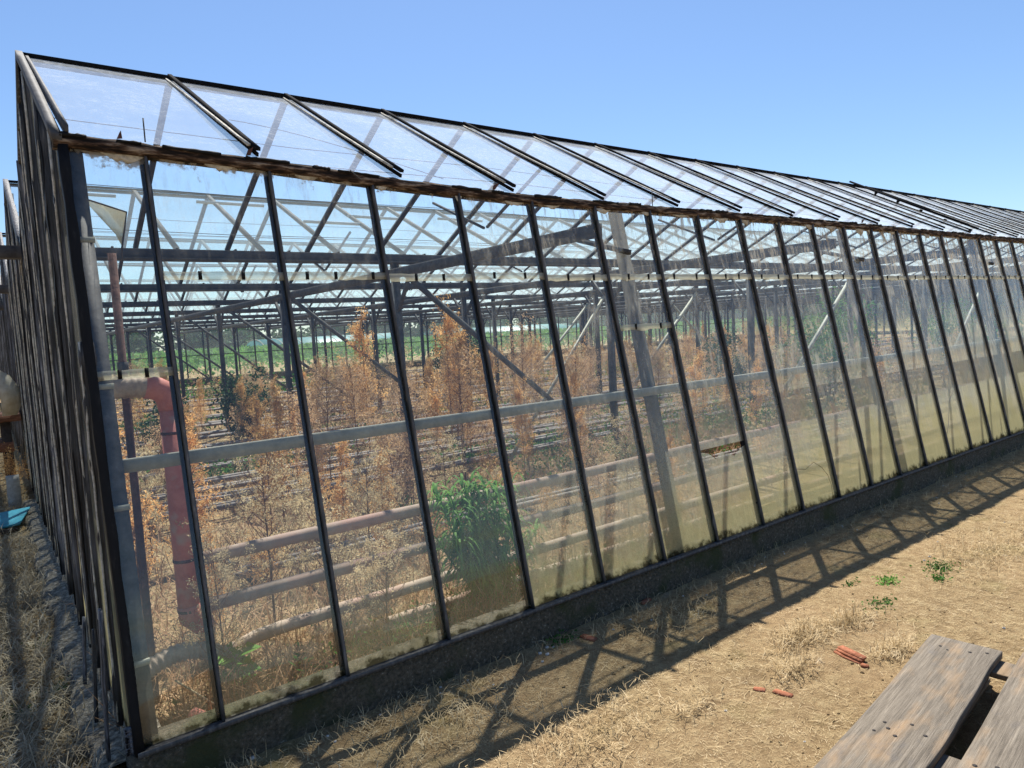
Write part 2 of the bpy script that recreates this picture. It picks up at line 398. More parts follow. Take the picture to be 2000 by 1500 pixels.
# ------------------------------------------------------------------ mesh helpers
class MB:
    def __init__(self):
        self.v = []; self.f = []; self.mi = []; self.n = 0; self.cur = 0
    def add(self, vs, fs):
        self.v.append(np.asarray(vs, float).reshape(-1, 3))
        for q in fs:
            self.f.append([i + self.n for i in q]); self.mi.append(self.cur)
        self.n += len(vs)
    def quads(self, V):
        V = np.asarray(V, float)
        k = len(V)
        self.v.append(V.reshape(-1, 3))
        idx = (np.arange(k * V.shape[1]) + self.n).reshape(k, V.shape[1])
        self.f.extend(idx.tolist()); self.mi.extend([self.cur] * k)
        self.n += k * V.shape[1]
    def box(self, c, s, rot=None):
        x, y, z = [a / 2 for a in s]
        P = np.array([[-x, -y, -z], [x, -y, -z], [x, y, -z], [-x, y, -z], [-x, -y, z], [x, -y, z], [x, y, z], [-x, y, z]])
        if rot is not None:
            P = P @ np.array(rot).T
        self.add(P + np.array(c), [(0, 3, 2, 1), (4, 5, 6, 7), (0, 1, 5, 4), (1, 2, 6, 5), (2, 3, 7, 6), (3, 0, 4, 7)])
    def beam(self, a, b, w, h, up=(0, 0, 1), seg=1, jit=0.0):
        """bar a->b; w across, h along up"""
        a = np.array(a, float); b = np.array(b, float)
        d = b - a; L = np.linalg.norm(d); d /= L
        u = np.array(up, float); u = u - d * (u @ d); u /= np.linalg.norm(u)
        s = np.cross(d, u)
        V = []
        for i in range(seg + 1):
            c = a + d * L * i / seg
            jw, jh = (1 + jit * random.uniform(-1, 1), 1 + jit * random.uniform(-1, 1))
            o = s * random.uniform(-1, 1) * jit * w * 0.3
            for p, q in ((-1, -1), (1, -1), (1, 1), (-1, 1)):
                V.append(c + o + s * p * w / 2 * jw + u * q * h / 2 * jh)
        F = [(0, 3, 2, 1)]
        for i in range(seg):
            k = i * 4
            for j in range(4):
                F.append((k + j, k + (j + 1) % 4, k + 4 + (j + 1) % 4, k + 4 + j))
        k = seg * 4
        F.append((k, k + 1, k + 2, k + 3))
        self.add(V, F)
    def tube(self, pts, r, n=10, cap=True):
        pts = [np.array(p, float) for p in pts]
        rs = r if isinstance(r, (list, tuple, np.ndarray)) else [r] * len(pts)
        V = []; F = []
        prev = None
        for i, p in enumerate(pts):
            d = (pts[min(i + 1, len(pts) - 1)] - pts[max(i - 1, 0)])
            d /= np.linalg.norm(d) + 1e-9
            if prev is None:
                u = np.array([0, 0, 1.0]) if abs(d[2]) < 0.9 else np.array([1.0, 0, 0])
            else:
                u = prev
            u = u - d * (u @ d); u /= np.linalg.norm(u) + 1e-9
            prev = u
            s = np.cross(d, u)
            for j in range(n):
                a = 2 * math.pi * j / n
                V.append(p + (u * math.cos(a) + s * math.sin(a)) * rs[i])
        for i in range(len(pts) - 1):
            for j in range(n):
                F.append((i * n + j, i * n + (j + 1) % n, (i + 1) * n + (j + 1) % n, (i + 1) * n + j))
        if cap:
            F.append(tuple(range(n - 1, -1, -1)))
            F.append(tuple(range((len(pts) - 1) * n, len(pts) * n)))
        self.add(V, F)
    def leaves(self, P, L, Wd, up=0.3, droop=0.0, tri=False):
        """P points (n,3): small random leaf faces"""
        P = np.asarray(P, float); n = len(P)
        if not n:
            return
        d = RNG.normal(size=(n, 3)); d[:, 2] += up
        d /= np.linalg.norm(d, axis=1)[:, None]
        s = np.cross(d, RNG.normal(size=(n, 3))); s /= np.linalg.norm(s, axis=1)[:, None] + 1e-9
        L = np.broadcast_to(L, (n,))[:, None] * RNG.uniform(0.6, 1.3, (n, 1))
        Wd = np.broadcast_to(Wd, (n,))[:, None] * RNG.uniform(0.7, 1.2, (n, 1))
        a = P - d * L / 2; c = P + d * L / 2
        b = P + s * Wd / 2; e = P - s * Wd / 2
        if tri:
            self.quads(np.stack([a, b, c], 1))
        else:
            self.quads(np.stack([a, b, c, e], 1))
    def build(self, name, mats, parent=None, smooth=False):
        me = bpy.data.meshes.new(name)
        V = np.concatenate(self.v) if self.v else np.zeros((0, 3))
        me.vertices.add(len(V)); me.vertices.foreach_set('co', V.ravel())
        lens = np.array([len(f) for f in self.f], np.int32)
        st = np.concatenate([[0], np.cumsum(lens)[:-1]]).astype(np.int32)
        flat = np.concatenate([np.asarray(f, np.int32) for f in self.f]) if len(self.f) < 200000 else np.fromiter((i for f in self.f for i in f), np.int32)
        me.loops.add(len(flat)); me.loops.foreach_set('vertex_index', flat)
        me.polygons.add(len(lens)); me.polygons.foreach_set('loop_start', st)
        try:
            me.polygons.foreach_set('loop_total', lens)
        except Exception:
            pass
        me.polygons.foreach_set('material_index', np.array(self.mi, np.int32))
        if smooth:
            me.polygons.foreach_set('use_smooth', np.ones(len(lens), bool))
        if not isinstance(mats, (list, tuple)):
            mats = [mats]
        for m in mats:
            me.materials.append(m)
        me.update(calc_edges=True)
        me.validate()
        o = bpy.data.objects.new(name, me)
        S.collection.objects.link(o)
        if parent:
            o.parent = parent
        return o

def tag(o, label=None, cat=None, group=None, kind=None):
    if label: o['label'] = label
    if cat: o['category'] = cat
    if group: o['group'] = group
    if kind: o['kind'] = kind
    return o

def thing(name, label, cat, loc=(0, 0, 0), group=None):
    o = bpy.data.objects.new(name, None)
    o.empty_display_size = 0.1
    S.collection.objects.link(o)
    o.location = loc
    return tag(o, label, cat, group)

def copy_thing(src, loc, rz=0, sc=(1, 1, 1)):
    c = src.copy(); S.collection.objects.link(c)
    c.location = loc; c.rotation_euler = (0, 0, rz); c.scale = sc
    for ch in src.children:
        k = ch.copy(); S.collection.objects.link(k); k.parent = c
        for g in ch.children:
            q = g.copy(); S.collection.objects.link(q); q.parent = k
    return c

# smooth pseudo noise for heights
def hnoise(x, y):
    return (np.sin(x * 1.7 + 1.3 * np.sin(y * 2.1)) * np.sin(y * 1.9 + 0.7 * np.sin(x * 2.6)) * 0.5
            + np.sin(x * 5.3 + y * 3.1 + 1) * np.sin(y * 6.1 - x * 2.2) * 0.25 + np.sin(x * 13 + 2 * np.sin(y * 9)) * np.sin(y * 12.0 + x * 3) * 0.12)
def gz(x, y):
    x = np.asarray(x, float); y = np.asarray(y, float)
    far = np.clip((np.hypot(x - 4, y - 2) - 12) / 20, 0, 1)
    return hnoise(x, y) * 0.018 * (1 - far) - 0.012

# ------------------------------------------------------------------ ground
xs = np.concatenate([[-900, -300, -100, -40, -15, -8], np.arange(-4, 14, 0.07), np.arange(14, 60, 2.0), [80, 150, 400, 900]])
ys = np.concatenate([[-900, -300, -100, -40, -15, -7], np.arange(-4, 7, 0.07), np.arange(7, 60, 2.0), [80, 150, 400, 900]])
gx, gy = np.meshgrid(xs, ys, indexing='ij')
gzz = gz(gx, gy)
me = bpy.data.meshes.new('ground')
nx, ny = gx.shape
V = np.stack([gx, gy, gzz], -1).reshape(-1, 3)
ii, jj = np.meshgrid(np.arange(nx - 1), np.arange(ny - 1), indexing='ij')
a = (ii * ny + jj).ravel()
F = np.stack([a, a + ny, a + ny + 1, a + 1], 1).astype(np.int32)
me.vertices.add(len(V)); me.vertices.foreach_set('co', V.ravel())
me.loops.add(F.size); me.loops.foreach_set('vertex_index', F.ravel())
me.polygons.add(len(F)); me.polygons.foreach_set('loop_start', np.arange(0, F.size, 4, dtype=np.int32))
me.polygons.foreach_set('use_smooth', np.ones(len(F), bool))
me.materials.append(M['ground']); me.update(calc_edges=True); me.validate()
go = bpy.data.objects.new('ground', me); S.collection.objects.link(go)
tag(go, 'bare dry brown soil around and inside the greenhouse', 'ground', kind='structure')

# ------------------------------------------------------------------ greenhouse
U = 0.48
X0 = 0.202                 # gable plane
XE = 44.0                  # far end
SZ = 0.14                  # top of footing
EY = 0.4495                # eave
RY, RZ = 1.839, 3.049      # first ridge
V1, BW, VZ = 3.437, 3.196, 2.285
NB = 8
ek = np.array([0.42, 1, 2, 3, 4, 5, 6, 7, 8, 9, 10, 12, 15, 100])
ez = np.array([2.292, 2.285, 2.272, 2.248, 2.232, 2.222, 2.224, 2.226, 2.227, 2.231, 2.232, 2.236, 2.236, 2.236])
def eave_z(x): return float(np.interp(x / U, ek, ez))
def wy(z): return (z - SZ) * (EY / (2.236 - SZ))
YB = V1 + BW * 7 + 1.6     # back wall
gh = thing('greenhouse', 'long old glass greenhouse with black glazing bars and a leaning glazed side wall', 'greenhouse', (X0, 0, 0))
gh_off = np.array([X0, 0, 0])
def P(mb, name, mat, parent=gh, smooth=False, kind=None, label=None):
    for k in range(len(mb.v)):
        mb.v[k] = mb.v[k]
    o = mb.build(name, mat, parent, smooth)
    o.matrix_parent_inverse = Matrix.Translation((-X0, 0, 0)) if parent is gh else Matrix.Identity(4)
    if kind: o['kind'] = kind
    if label: o['label'] = label
    return o

NX = np.array([0, -math.cos(math.atan(0.2146)), math.sin(math.atan(0.2146))])   # outward wall normal
mull = [k * U for k in range(1, 91)]
edges = [X0] + mull
# wall panes
for i in range(len(edges) - 1):
    a_, b_ = edges[i], edges[i + 1]
    mb = MB()
    if i == 7:
        # broken lower pane with a jagged hole
        za, zb = 0.60, 0.72
        low = [(a_, SZ), (b_, SZ), (b_, .665), (b_ - .05, .655), (a_ + .35, .615), (a_ + .29, .64), (a_ + .22, .662), (a_ + .16, .622), (a_ + .10, .664), (a_, .69)]
        for tri in ((0, 1, 4), (1, 2, 3), (1, 3, 4), (0, 4, 5), (0, 5, 7), (5, 6, 7), (0, 7, 8), (0, 8, 9)):
            mb.add([(low[q][0], wy(low[q][1]), low[q][1]) for q in tri], [(0, 1, 2)])
        mb.add([(a_, wy(0.695), 0.695), (b_, wy(0.695), 0.695), (b_, wy(eave_z(b_)), eave_z(b_)), (a_, wy(eave_z(a_)), eave_z(a_))], [(0, 1, 2, 3)])
    else:
        za, zb = eave_z(a_), eave_z(b_)
        mb.add([(a_, wy(SZ), SZ), (b_, wy(SZ), SZ), (b_, wy(zb), zb), (a_, wy(za), za)], [(0, 1, 2, 3)])
    pane = P(mb, 'wall_pane', M['wall_glass'])
    dv = [.30, .42, .55, .30, .95, .95, 1.1, 1.2, 1.0, 1.35, 1.05, 1.3, .95, 1.25][i] if i < 14 else random.uniform(.7, 1.3)
    pane.color = (dv, 1, 1, 1)
    if i == 7: pane['label'] = 'cracked wall pane with a jagged hole'
    if i == 9:
        mc = MB(); mc.tube([(x_, wy(z_) - .002, z_) for x_, z_ in ((4.325, .432), (4.464, .406), (4.579, .438), (4.663, .392), (4.724, .323), (4.74, .25), (4.725, .16))], .0016, 4)
        mc.build('crack', M['wire'], pane)
    if i == 14:
        mc = MB(); mc.tube([(x_, wy(z_) - .002, z_) for x_, z_ in ((6.73, .30), (6.85, .42), (6.98, .62), (7.19, .75))], .0016, 4)
        mc.build('crack', M['putty'], pane)
    if i < 34:
        zl = 1.42 if i == 0 else (1.48 if i == 6 else 1.785 + random.uniform(-0.006, 0.006))
        if i == 6:
            zs_ = (1.48, 1.785)
        else:
            zs_ = (zl,)
        for zl in zs_:
            mb = MB()
            hh = 0.016
            n_ = 12
            vs = []
            for j in range(n_ + 1):
                x = a_ + (b_ - a_) * j / n_
                zt = zl + hh + random.uniform(-.002, .002); zb_ = zl - hh - abs(random.gauss(0, .004))
                vs += [(x, wy(zt) - .004, zt), (x, wy(zb_) - .004, zb_), (x, wy(zt) - .001, zt), (x, wy(zb_) - .001, zb_)]
            fs = []
            for j in range(n_):
                k = j * 4
                fs += [(k, k + 1, k + 5, k + 4), (k + 2, k, k + 4, k + 6), (k + 1, k + 3, k + 7, k + 5)]
            mb.add(vs, fs)
            ls = mb.build('lap_strip', M['lap'], pane)
            for fx in ((0.30, 0.72) if i != 2 else (0.25, 0.5, 0.8)):
                x = a_ + (b_ - a_) * (fx + random.uniform(-.08, .08))
                mb = MB(); mb.box((x, wy(zl) - .006, zl), (.013, .006, .034))
                mb.build('glass_clip', M['bar_dark'], pane)

# mullions: dark flange behind the glass + paler rib outside
zs = np.linspace(0, 1, 15)
for i, x in enumerate(mull):
    zt = eave_z(x) + 0.01
    mb = MB()
    a_ = np.array([x, wy(SZ) + .012, SZ]); b_ = np.array([x, wy(zt) + .012, zt])
    mb.beam(a_, b_, 0.029, 0.022, up=NX, seg=14 if i < 25 else 1, jit=0.07 if i < 25 else 0)
    o = P(mb, 'glazing_bar', M['bar_dark'])
    if i < 40:
        mb = MB()
        a_ = np.array([x + .003, wy(SZ) - .010, SZ]); b_ = np.array([x + .003, wy(zt) - .010, zt])
        mb.beam(a_, b_, 0.010, 0.020, up=NX, seg=20 if i < 25 else 1, jit=0.12 if i < 25 else 0)
        r = mb.build('bar_rib', M['bar_rib'], o)
# sill rail
mb = MB()
for k in range(60):
    xa = X0 + (XE - X0) * k / 60; xb = X0 + (XE - X0) * (k + 1) / 60
    mb.beam((xa, -.012, SZ + .006), (xb, -.012, SZ + .006), .05, .012)
mb.beam((X0, -.040, SZ + .012), (XE, -.040, SZ + .012), .008, .016)
P(mb, 'sill_rail', M['bar_rib'])
# footing with broken edge
mb = MB()
n_ = 400
xs_ = np.concatenate([np.linspace(X0 - .02, 12, n_), [16, 25, XE]])
prof = [(-.035, -.10), (-.035, .08), (-.028, .128), (-.005, SZ), (.13, SZ), (.13, -.1)]
vs = []
for x in xs_:
    for j, (y, z) in enumerate(prof):
        jy = random.gauss(0, .004) if 0 < j < 3 else 0
        jz = random.gauss(0, .003) if j == 2 else 0
        vs.append((x, y + jy, z + jz))
fs = []
for i in range(len(xs_) - 1):
    for j in range(5):
        k = i * 6 + j
        fs.append((k, k + 6, k + 7, k + 1))
fs.append((0, 1, 2, 3, 4, 5)); fs.append(tuple(len(vs) - 6 + j for j in (5, 4, 3, 2, 1, 0)))
mb.add(vs, fs)
P(mb, 'footing', M['concrete'])
mb = MB()
ys_ = np.linspace(.135, 6, 160)
vs = []
for y in ys_:
    for j, (x, z) in enumerate([(X0 - .14, -.12), (X0 - .13, .01), (X0 - .11, .055), (X0 - .01, .06), (X0 + .0, SZ), (X0 + .1, SZ), (X0 + .1, -.1)]):
        g_ = random.gauss(0, .006) if 0 < j < 4 else 0
        vs.append((x + g_ + .02 * math.sin(y * 7) * (j < 3), y, z + g_ * .7))
fs = [(i * 7 + j + 1, (i + 1) * 7 + j + 1, (i + 1) * 7 + j, i * 7 + j) for i in range(len(ys_) - 1) for j in range(6)]
mb.add(vs, fs)
mb.box((X0 + .05, 6 + (YB - 6) / 2, 0.02), (.1, YB - 6, .24))
P(mb, 'gable_footing', M['rubble'])
mb = MB(); mb.box(((X0 + XE) / 2, YB, .1), (XE - X0, .12, .4)); P(mb, 'back_footing', M['concrete'])
mb = MB(); mb.box((XE, YB / 2, .04), (.12, YB - .2, .2)); P(mb, 'end_footing', M['concrete'])

# eave: rotten board, glass edge strip, flakes of debris
mb = MB()
n_ = 260
xs_ = np.concatenate([np.linspace(X0 - .02, 11, n_), [14, 20, 30, XE]])
vs = []
for x in xs_:
    z = eave_z(x)
    s_ = 1 if x < 11 else 0
    for j, (y, dz) in enumerate([(EY - .022, -.028), (EY - .028, -.012), (EY - .028, .008), (EY - .012, .020), (EY + .035, .018), (EY + .035, -.034)]):
        g_ = random.gauss(0, .0022) * s_
        vs.append((x, y + g_ * .5, z + dz + g_ * (1.2 if j in (0, 3) else .4)))
fs = [(i * 6 + (j + 1) % 6, i * 6 + j, (i + 1) * 6 + j, (i + 1) * 6 + (j + 1) % 6) for i in range(len(xs_) - 1) for j in range(6)]
fs += [tuple(range(6)), tuple(len(vs) - 1 - j for j in range(6))]
mb.add(vs, fs)
eo = P(mb, 'eave_board', M['eave'])
mb = MB()
x = X0
while x < 12:
    L = random.uniform(.05, .22); z = eave_z(x)
    if random.random() < .75:
        mb = MB()
        hh = random.uniform(.006, .016)
        mb.beam((x, EY - .028, z + .012), (x + L, EY - .026, eave_z(x + L) + .012 + random.uniform(-.002, .004)), .014, hh, seg=9, jit=.4)
        mb.build('old_sealant', M['bar_dark'], eo)
    if random.random() < .12:
        mb = MB()
        a_ = np.array([x, EY - .03, z + .018])
        mb.add([a_, a_ + [.02, 0, .004], a_ + [.03 + random.uniform(-.02, .02), -.006, .02 + random.random() * .02], a_ + [.012, .006, .026]], [(0, 1, 2, 3)])
        mb.build('sealant_flake', M['rust'], eo)
    x += L + random.uniform(0, .12)
for k in range(20):
    mb = MB()
    x = X0 + .15 + k * .37 + random.uniform(-.1, .1)
    z = eave_z(x) - .032
    w_ = random.uniform(.03, .16); h_ = random.uniform(.008, .05) * (2.2 if k in (2, 8, 15) else 1)
    pts = []
    m_ = 9
    for j in range(m_ + 1):
        pts.append((x + w_ * j / m_, z - h_ * math.sin(math.pi * j / m_) * random.uniform(.5, 1)))
    ring = [(x, z + .012)] + pts + [(x + w_, z + .012)]
    fr = [(px, wy(pz) - .007, pz) for px, pz in ring]; bk = [(px, wy(pz) - .001, pz) for px, pz in ring]
    q = len(ring)
    mb.add(fr + bk, [tuple(range(q - 1, -1, -1)), tuple(range(q, 2 * q))] + [(j, (j + 1) % q, q + (j + 1) % q, q + j) for j in range(q)])
    mb.build('putty_patch', M['putty'], eo)

# first roof slope: rafters + panes
SL = np.array([RY - EY, RZ - 2.236]); NR = np.array([0, -SL[1], SL[0]]) / np.hypot(*SL)
raf = [X0 + 0.012] + [0.676 * k + .232 for k in range(1, 65)]
def rz_(x): return RZ + 0.008 * max(0, 1 - x / 1.5)
for i, x in enumerate(raf):
    mb = MB()
    a_ = np.array([x, EY - .05 if i else EY - .04, eave_z(x) + .035]); b_ = np.array([x, RY, rz_(x)])
    if i == 0:
        mb.beam(a_ + np.array([.012, 0, 0]) - NR * .01, b_ + np.array([.012, 0, 0]) - NR * .01, .012, .04, up=NR, seg=6, jit=.1)
        P(mb, 'roof_bar', M['steel'])
    else:
        mb.beam(a_ + NR * .012, b_ + NR * .012 + np.array([0, .0, 0.012]), .021, .014, up=NR, seg=8 if i < 20 else 1, jit=.05)
        mb.beam(a_ - NR * .012, b_ - NR * .012, .009, .016, up=NR)
        o = P(mb, 'roof_bar', M['rafter'])
        if i < 24:
            mb = MB()
            mb.beam(a_ + NR * .004 + np.array([-.021, .05, .035]), b_ + NR * .004 + np.array([-.021, 0, 0]), .012, .008, up=NR, seg=10, jit=.3)
            mb.build('putty_bead', M['putty'], o)
for i in range(len(raf) - 1):
    a_, b_ = raf[i], raf[i + 1]
    mb = MB()
    mb.add([(a_, EY - .034, eave_z(a_) + .016), (b_, EY - .034, eave_z(b_) + .016), (b_, RY, rz_(b_)), (a_, RY, rz_(a_))], [(0, 1, 2, 3)])
    P(mb, 'roof_pane', M['roof_glass'])
# open vent frames lying on the slope
for xa in (raf[12], raf[21]):
    mb = MB()
    for q in np.linspace(.05, .95, 6):
        c = np.array([xa + .25, EY + (RY - EY) * q, 2.236 + (RZ - 2.236) * q]) + NR * .04
        mb.beam(c - [.02, 0, 0], c + [.02, 0, .0], .02, .02, up=NR)
        mb.beam(c - NR * .05, c, .02, .015, up=(1, 0, 0))
    mb.beam(np.array([xa + .25, EY, 2.27]) + NR * .05, np.array([xa + .25, RY, RZ]) + NR * .05, .024, .02, up=NR)
    P(mb, 'vent_stay', M['rafter'])

ridges = [(RY + BW * k, RZ) for k in range(NB)]
valleys = [V1 + BW * k for k in range(NB - 1)]
for k, (y, z) in enumerate(ridges):
    mb = MB()
    mb.beam((X0 - .02, y, z + .010), (XE, y, z + .010), .035, .022 if k == 0 else .016)
    mb.beam((X0 - .01, y, z - .02), (XE, y, z - .02), .012, .03)
    P(mb, 'ridge_cap', M['rafter'])
for k, y in enumerate(valleys):
    mb = MB()
    xs0 = -1.9 + .3 * k
    mb.beam((xs0, y, VZ - .045), (XE, y, VZ - .045), .12, .085)
    for q in range(int(XE / .45)):
        mb.box((X0 + .1 + q * .45 + .05 * (k % 3), y, VZ + .006), (.014, .05, .016))
    g = P(mb, 'gutter', M['steel_far'])
    if k < 3:
        mb = MB()
        mb.beam((X0, y - .075, VZ - .08), (XE, y - .075, VZ - .08), .03, .012)
        mb.build('gutter_lip', M['steel'], g)
# inner roof bars and glass
rest = MB(); restg = MB()
cnt = 0
for k in range(NB):
    y, z = ridges[k]
    sides = [(valleys[k] if k < NB - 1 else YB, -1)]
    if k: sides.append((valleys[k - 1], 1))
    for yv, sgn in sides:
        n1 = np.array([0, -sgn * (z - VZ), abs(y - yv)]); n1 /= np.linalg.norm(n1)
        for q in range(0, 64):
            x = .676 * q + .232 + (.3 if k else 0.0)
            near = (k == 0 and q < 22) or (k == 1 and q < 9)
            tgt = MB() if near else rest
            tgt.beam((x, yv, VZ), (x, y, z - .005), .03, .035, up=n1)
            if near:
                P(tgt, 'inner_roof_bar', M['steel_far']); cnt += 1
        restg.quads([[(X0, yv, VZ), (XE, yv, VZ), (XE, y, z), (X0, y, z)]])
P(rest, 'inner_roof_bars', M['steel_far'], kind='stuff')
P(restg, 'inner_roof_glazing', M['far_glass'])
# a few slipped panes in the first inner slope (bright lap edges)
mb = MB()
for xa, q in ((0.35, .1), (1.7, .12), (3.2, .3), (2.6, .55), (4.4, .2)):
    c0 = np.array([xa, ridges[1][0] - .15 - q, RZ - .06 - q * .5])
    mb.beam(c0, c0 + [.66, 0, 0], .03, .004, up=(0, 1, .5))
P(mb, 'glass_lap', M['white_sheet'])

# posts, ties, braces on the frames
fx = [3.12 + 2.86 * k for k in range(14)]
posts = 0
lump = MB()
for j, x in enumerate(fx):
    # leaning wall post
    mb = MB()
    mb.beam((x + .15, .19, 0.0), (x + .15, .19 + .455, 2.235), .062, .062, up=(0, 1, -.2))
    P(mb, 'leaning_post', M['lean_post'])
    mb = MB()
    mb.beam((x - .04, .60, 2.10), (x - .04, YB - .05, 2.10), .05, .085)
    mb.beam((x - .04, .35, 1.93), (x - .04, .85, 2.08), .03, .03)
    P(mb, 'tie_beam', M['steel'])
    for k, y in enumerate(valleys):
        near = j < 12
        tgt = MB() if near else lump
        tgt.beam((x + .0, y, -.05), (x, y, VZ - .09), .06, .07, up=(0, 1, 0))
        for sg in (-1, 1):
            tgt.beam((x, y + sg * .03, 1.75), (x, y + sg * .28, 2.06), .03, .03)
        if near: P(tgt, 'post', M['steel_far'] if k else M['steel'])
P(lump, 'far_posts', M['steel_far'], kind='stuff')
for (x1, z1, x2, z2, k) in [(3.2, 2.10, 5.65, .12, 0), (3.2, 2.10, 5.66, .08, 1), (3.25, 2.12, 5.7, .12, 2), (3.3, 2.12, 5.7, .12, 3), (5.85, 1.84, 4.3, .08, 0), (11.7, 2.1, 9.4, .2, 0), (11.7, 2.1, 9.4, .1, 1), (11.7, 2.1, 9.4, .1, 2), (17.5, 2.1, 15.2, .1, 0), (3.3, 2.12, 5.7, .12, 4), (3.3, 2.12, 5.7, .12, 5), (14.5, 2.1, 17.0, .1, 2)]:
    mb = MB()
    y = valleys[k] - .05
    w_ = .028 if (x1, k) == (5.85, 0) else .045
    mb.beam((x1, y, z1), (x2, y, z2), w_, w_, up=(0, 1, 0))
    P(mb, 'brace', M['steel_pale'] if x1 > 5 else M['steel'])
# first ridge struts (king posts with short struts)
for j, x in enumerate(fx[:6]):
    for k in range(3):
        y = ridges[k][0]
        mb = MB()
        mb.beam((x - .04, y, 2.14), (x - .04, y, RZ - .05), .02, .02)
        mb.beam((x - .04, y - .02, 2.3), (x - .04, y - .75, 2.62), .018, .018)
        mb.beam((x - .04, y + .02, 2.3), (x - .04, y + .75, 2.62), .018, .018)
        P(mb, 'king_strut', M['steel_far'])
# inside girt, corner post
mb = MB(); mb.beam((X0 + .02, wy(1.08) + .06, 1.085), (XE, wy(1.08) + .06, 1.085), .035, .048)
P(mb, 'wall_girt', M['steel_pale'])
mb = MB()
mb.beam((X0 + .045, wy(SZ) + .03, SZ), (X0 + .045, wy(2.28) + .03, 2.28), .058, .025, up=NX)
cp = P(mb, 'corner_post', M['steel'])
mb = MB()
mb.beam((X0 + .008, wy(SZ) + .0, SZ), (X0 + .008, wy(2.29) + .0, 2.29), .030, .06, up=NX, seg=18, jit=.15)
mb.build('corner_bar', M['bar_dark'], cp)
mb = MB()
for z in (.42, .95, 1.92, 1.38):
    mb.box((X0 + .045, wy(z) + .008, z), (.062, .012, .02))
mb.build('post_strap', M['steel_pale'], cp)
# gable ends: weathered bars close together
def roof_z(y):
    if y <= EY: return SZ + (y) / (EY / (2.29 - SZ))
    pts = [EY]; zz = [2.26]
    for k in range(NB):
        pts.append(ridges[k][0]); zz.append(RZ)
        if k < NB - 1: pts.append(valleys[k]); zz.append(VZ)
    pts.append(YB); zz.append(VZ)
    return float(np.interp(y, pts, zz))
yb = []
y = .02
while y < YB:
    yb.append(y); y += random.uniform(.2, .36) if y < 7 else .45
for i, y in enumerate(yb[:95]):
    zt = roof_z(y) - .005
    mb = MB()
    sgm = 26 if y < 4 else 6
    dx = random.uniform(-.006, .006)
    mb.beam((X0 - .002 + dx, y, SZ - .02 if i else SZ), (X0 + .0 + dx, y, zt), .024, .044, up=(1, 0, 0), seg=sgm, jit=.28)
    o = P(mb, 'gable_bar', M['gable_wood'])
    if y < 7:
        mb = MB()
        z0 = SZ
        pts_ = [(X0 - .021 + dx + random.uniform(-.003, .002), y - .010, SZ + (zt - SZ) * q) for q in np.linspace(0, 1, 12)]
        mb.tube(pts_, [random.uniform(.0025, .006) for _ in pts_], 5)
        mb.build('glint_strip', M['putty'] if i % 3 else M['bar_dark'], o)  # bar-edge glint put in as a putty-coloured strip, every third one dark
for nm, x in (('gable_glazing', X0), ('end_glazing', XE)):
    mb = MB()
    yy = [0.02] + [q for q in np.arange(EY, YB, .2)] + [YB]
    for a_, b_ in zip(yy[:-1], yy[1:]):
        mb.quads([[(x, a_, SZ), (x, b_, SZ), (x, b_, roof_z(b_) - .003), (x, a_, roof_z(a_) - .003)]])
    P(mb, nm, M['gable_glass'])
mb = MB()
for k in range(NB):
    y, z = ridges[k]
    if k: mb.beam((X0 - .008, valleys[k - 1], VZ), (X0 - .008, y, z), .04, .06, up=(0, -.4, .9), seg=6, jit=.1)
    mb.beam((X0 - .008, valleys[k] if k < NB - 1 else YB, VZ), (X0 - .008, y, z), .03, .06, up=(0, .4, .9))
P(mb, 'gable_verge', M['gable_wood'])
mb = MB(); mb.beam((X0 - .008, EY - .03, 2.285), (X0 - .008, RY, RZ + .012), .03, .04, up=NR, seg=8, jit=.08)
P(mb, 'gable_verge', M['steel'])
for z in (1.1, 2.2):
    mb = MB(); mb.beam((X0 + .05, .55, z), (X0 + .05, YB, z), .05, .04); P(mb, 'gable_girt', M['steel_far'])
for z0_, z1_, y_, w_ in ((.08, .6, .16, .05), (.07, .42, .5, .03), (.07, .35, .9, .04)):
    mb = MB(); mb.beam((X0 - .07, y_, z0_), (X0 - .045, y_ + .04, z1_), w_, .012, up=(1, 0, 0), seg=6, jit=.2)
    P(mb, 'loose_slat', M['gable_wood'])
# back wall: studs, glass, rail
for k in range(62):
    x = X0 + k * .676
    mb = MB(); mb.beam((x, YB, .3), (x, YB, VZ), .045, .06, up=(0, 1, 0)); P(mb, 'back_stud', M['steel_far'])
mb = MB(); mb.quads([[(X0, YB, .3), (XE, YB, .3), (XE, YB, VZ), (X0, YB, VZ)]]); P(mb, 'back_glazing', M['far_glass'])
mb = MB(); mb.beam((X0, YB, VZ - .02), (XE, YB, VZ - .02), .08, .10); mb.beam((X0, YB, 1.2), (XE, YB, 1.2), .03, .03); P(mb, 'back_rail', M['steel_far'])
# wires under the roof
wi = 0
for (y, z, x1) in [(1.0, 2.44, 20), (1.35, 2.62, 20), (2.3, 2.52, 22), (2.9, 2.35, 22), (4.0, 2.5, 25), (4.6, 2.72, 25), (5.4, 2.7, 25), (6.1, 2.45, 25), (7.4, 2.6, 25), (8.3, 2.75, 25), (9.0, 2.5, 25)]:
    mb = MB()
    pts = [(X0 + (x1 - X0) * q / 16, y, z - .015 * math.sin(q * 1.6) ** 2) for q in range(17)]
    mb.tube(pts, .0022, 4, cap=False)
    P(mb, 'roof_wire', M['wire'])
for (x, z0_, z1_, dx) in [(.48 + .0, 2.30, 2.39, .0), (1.37, 2.23, 2.27, -.05), (3.36, 2.23, 2.33, 0)]:
    mb = MB(); mb.tube([(x, EY - .05, z0_), (x + dx, EY - .05, z1_)], .0028, 5); P(mb, 'bare_nail', M['wire'])
mb = MB()
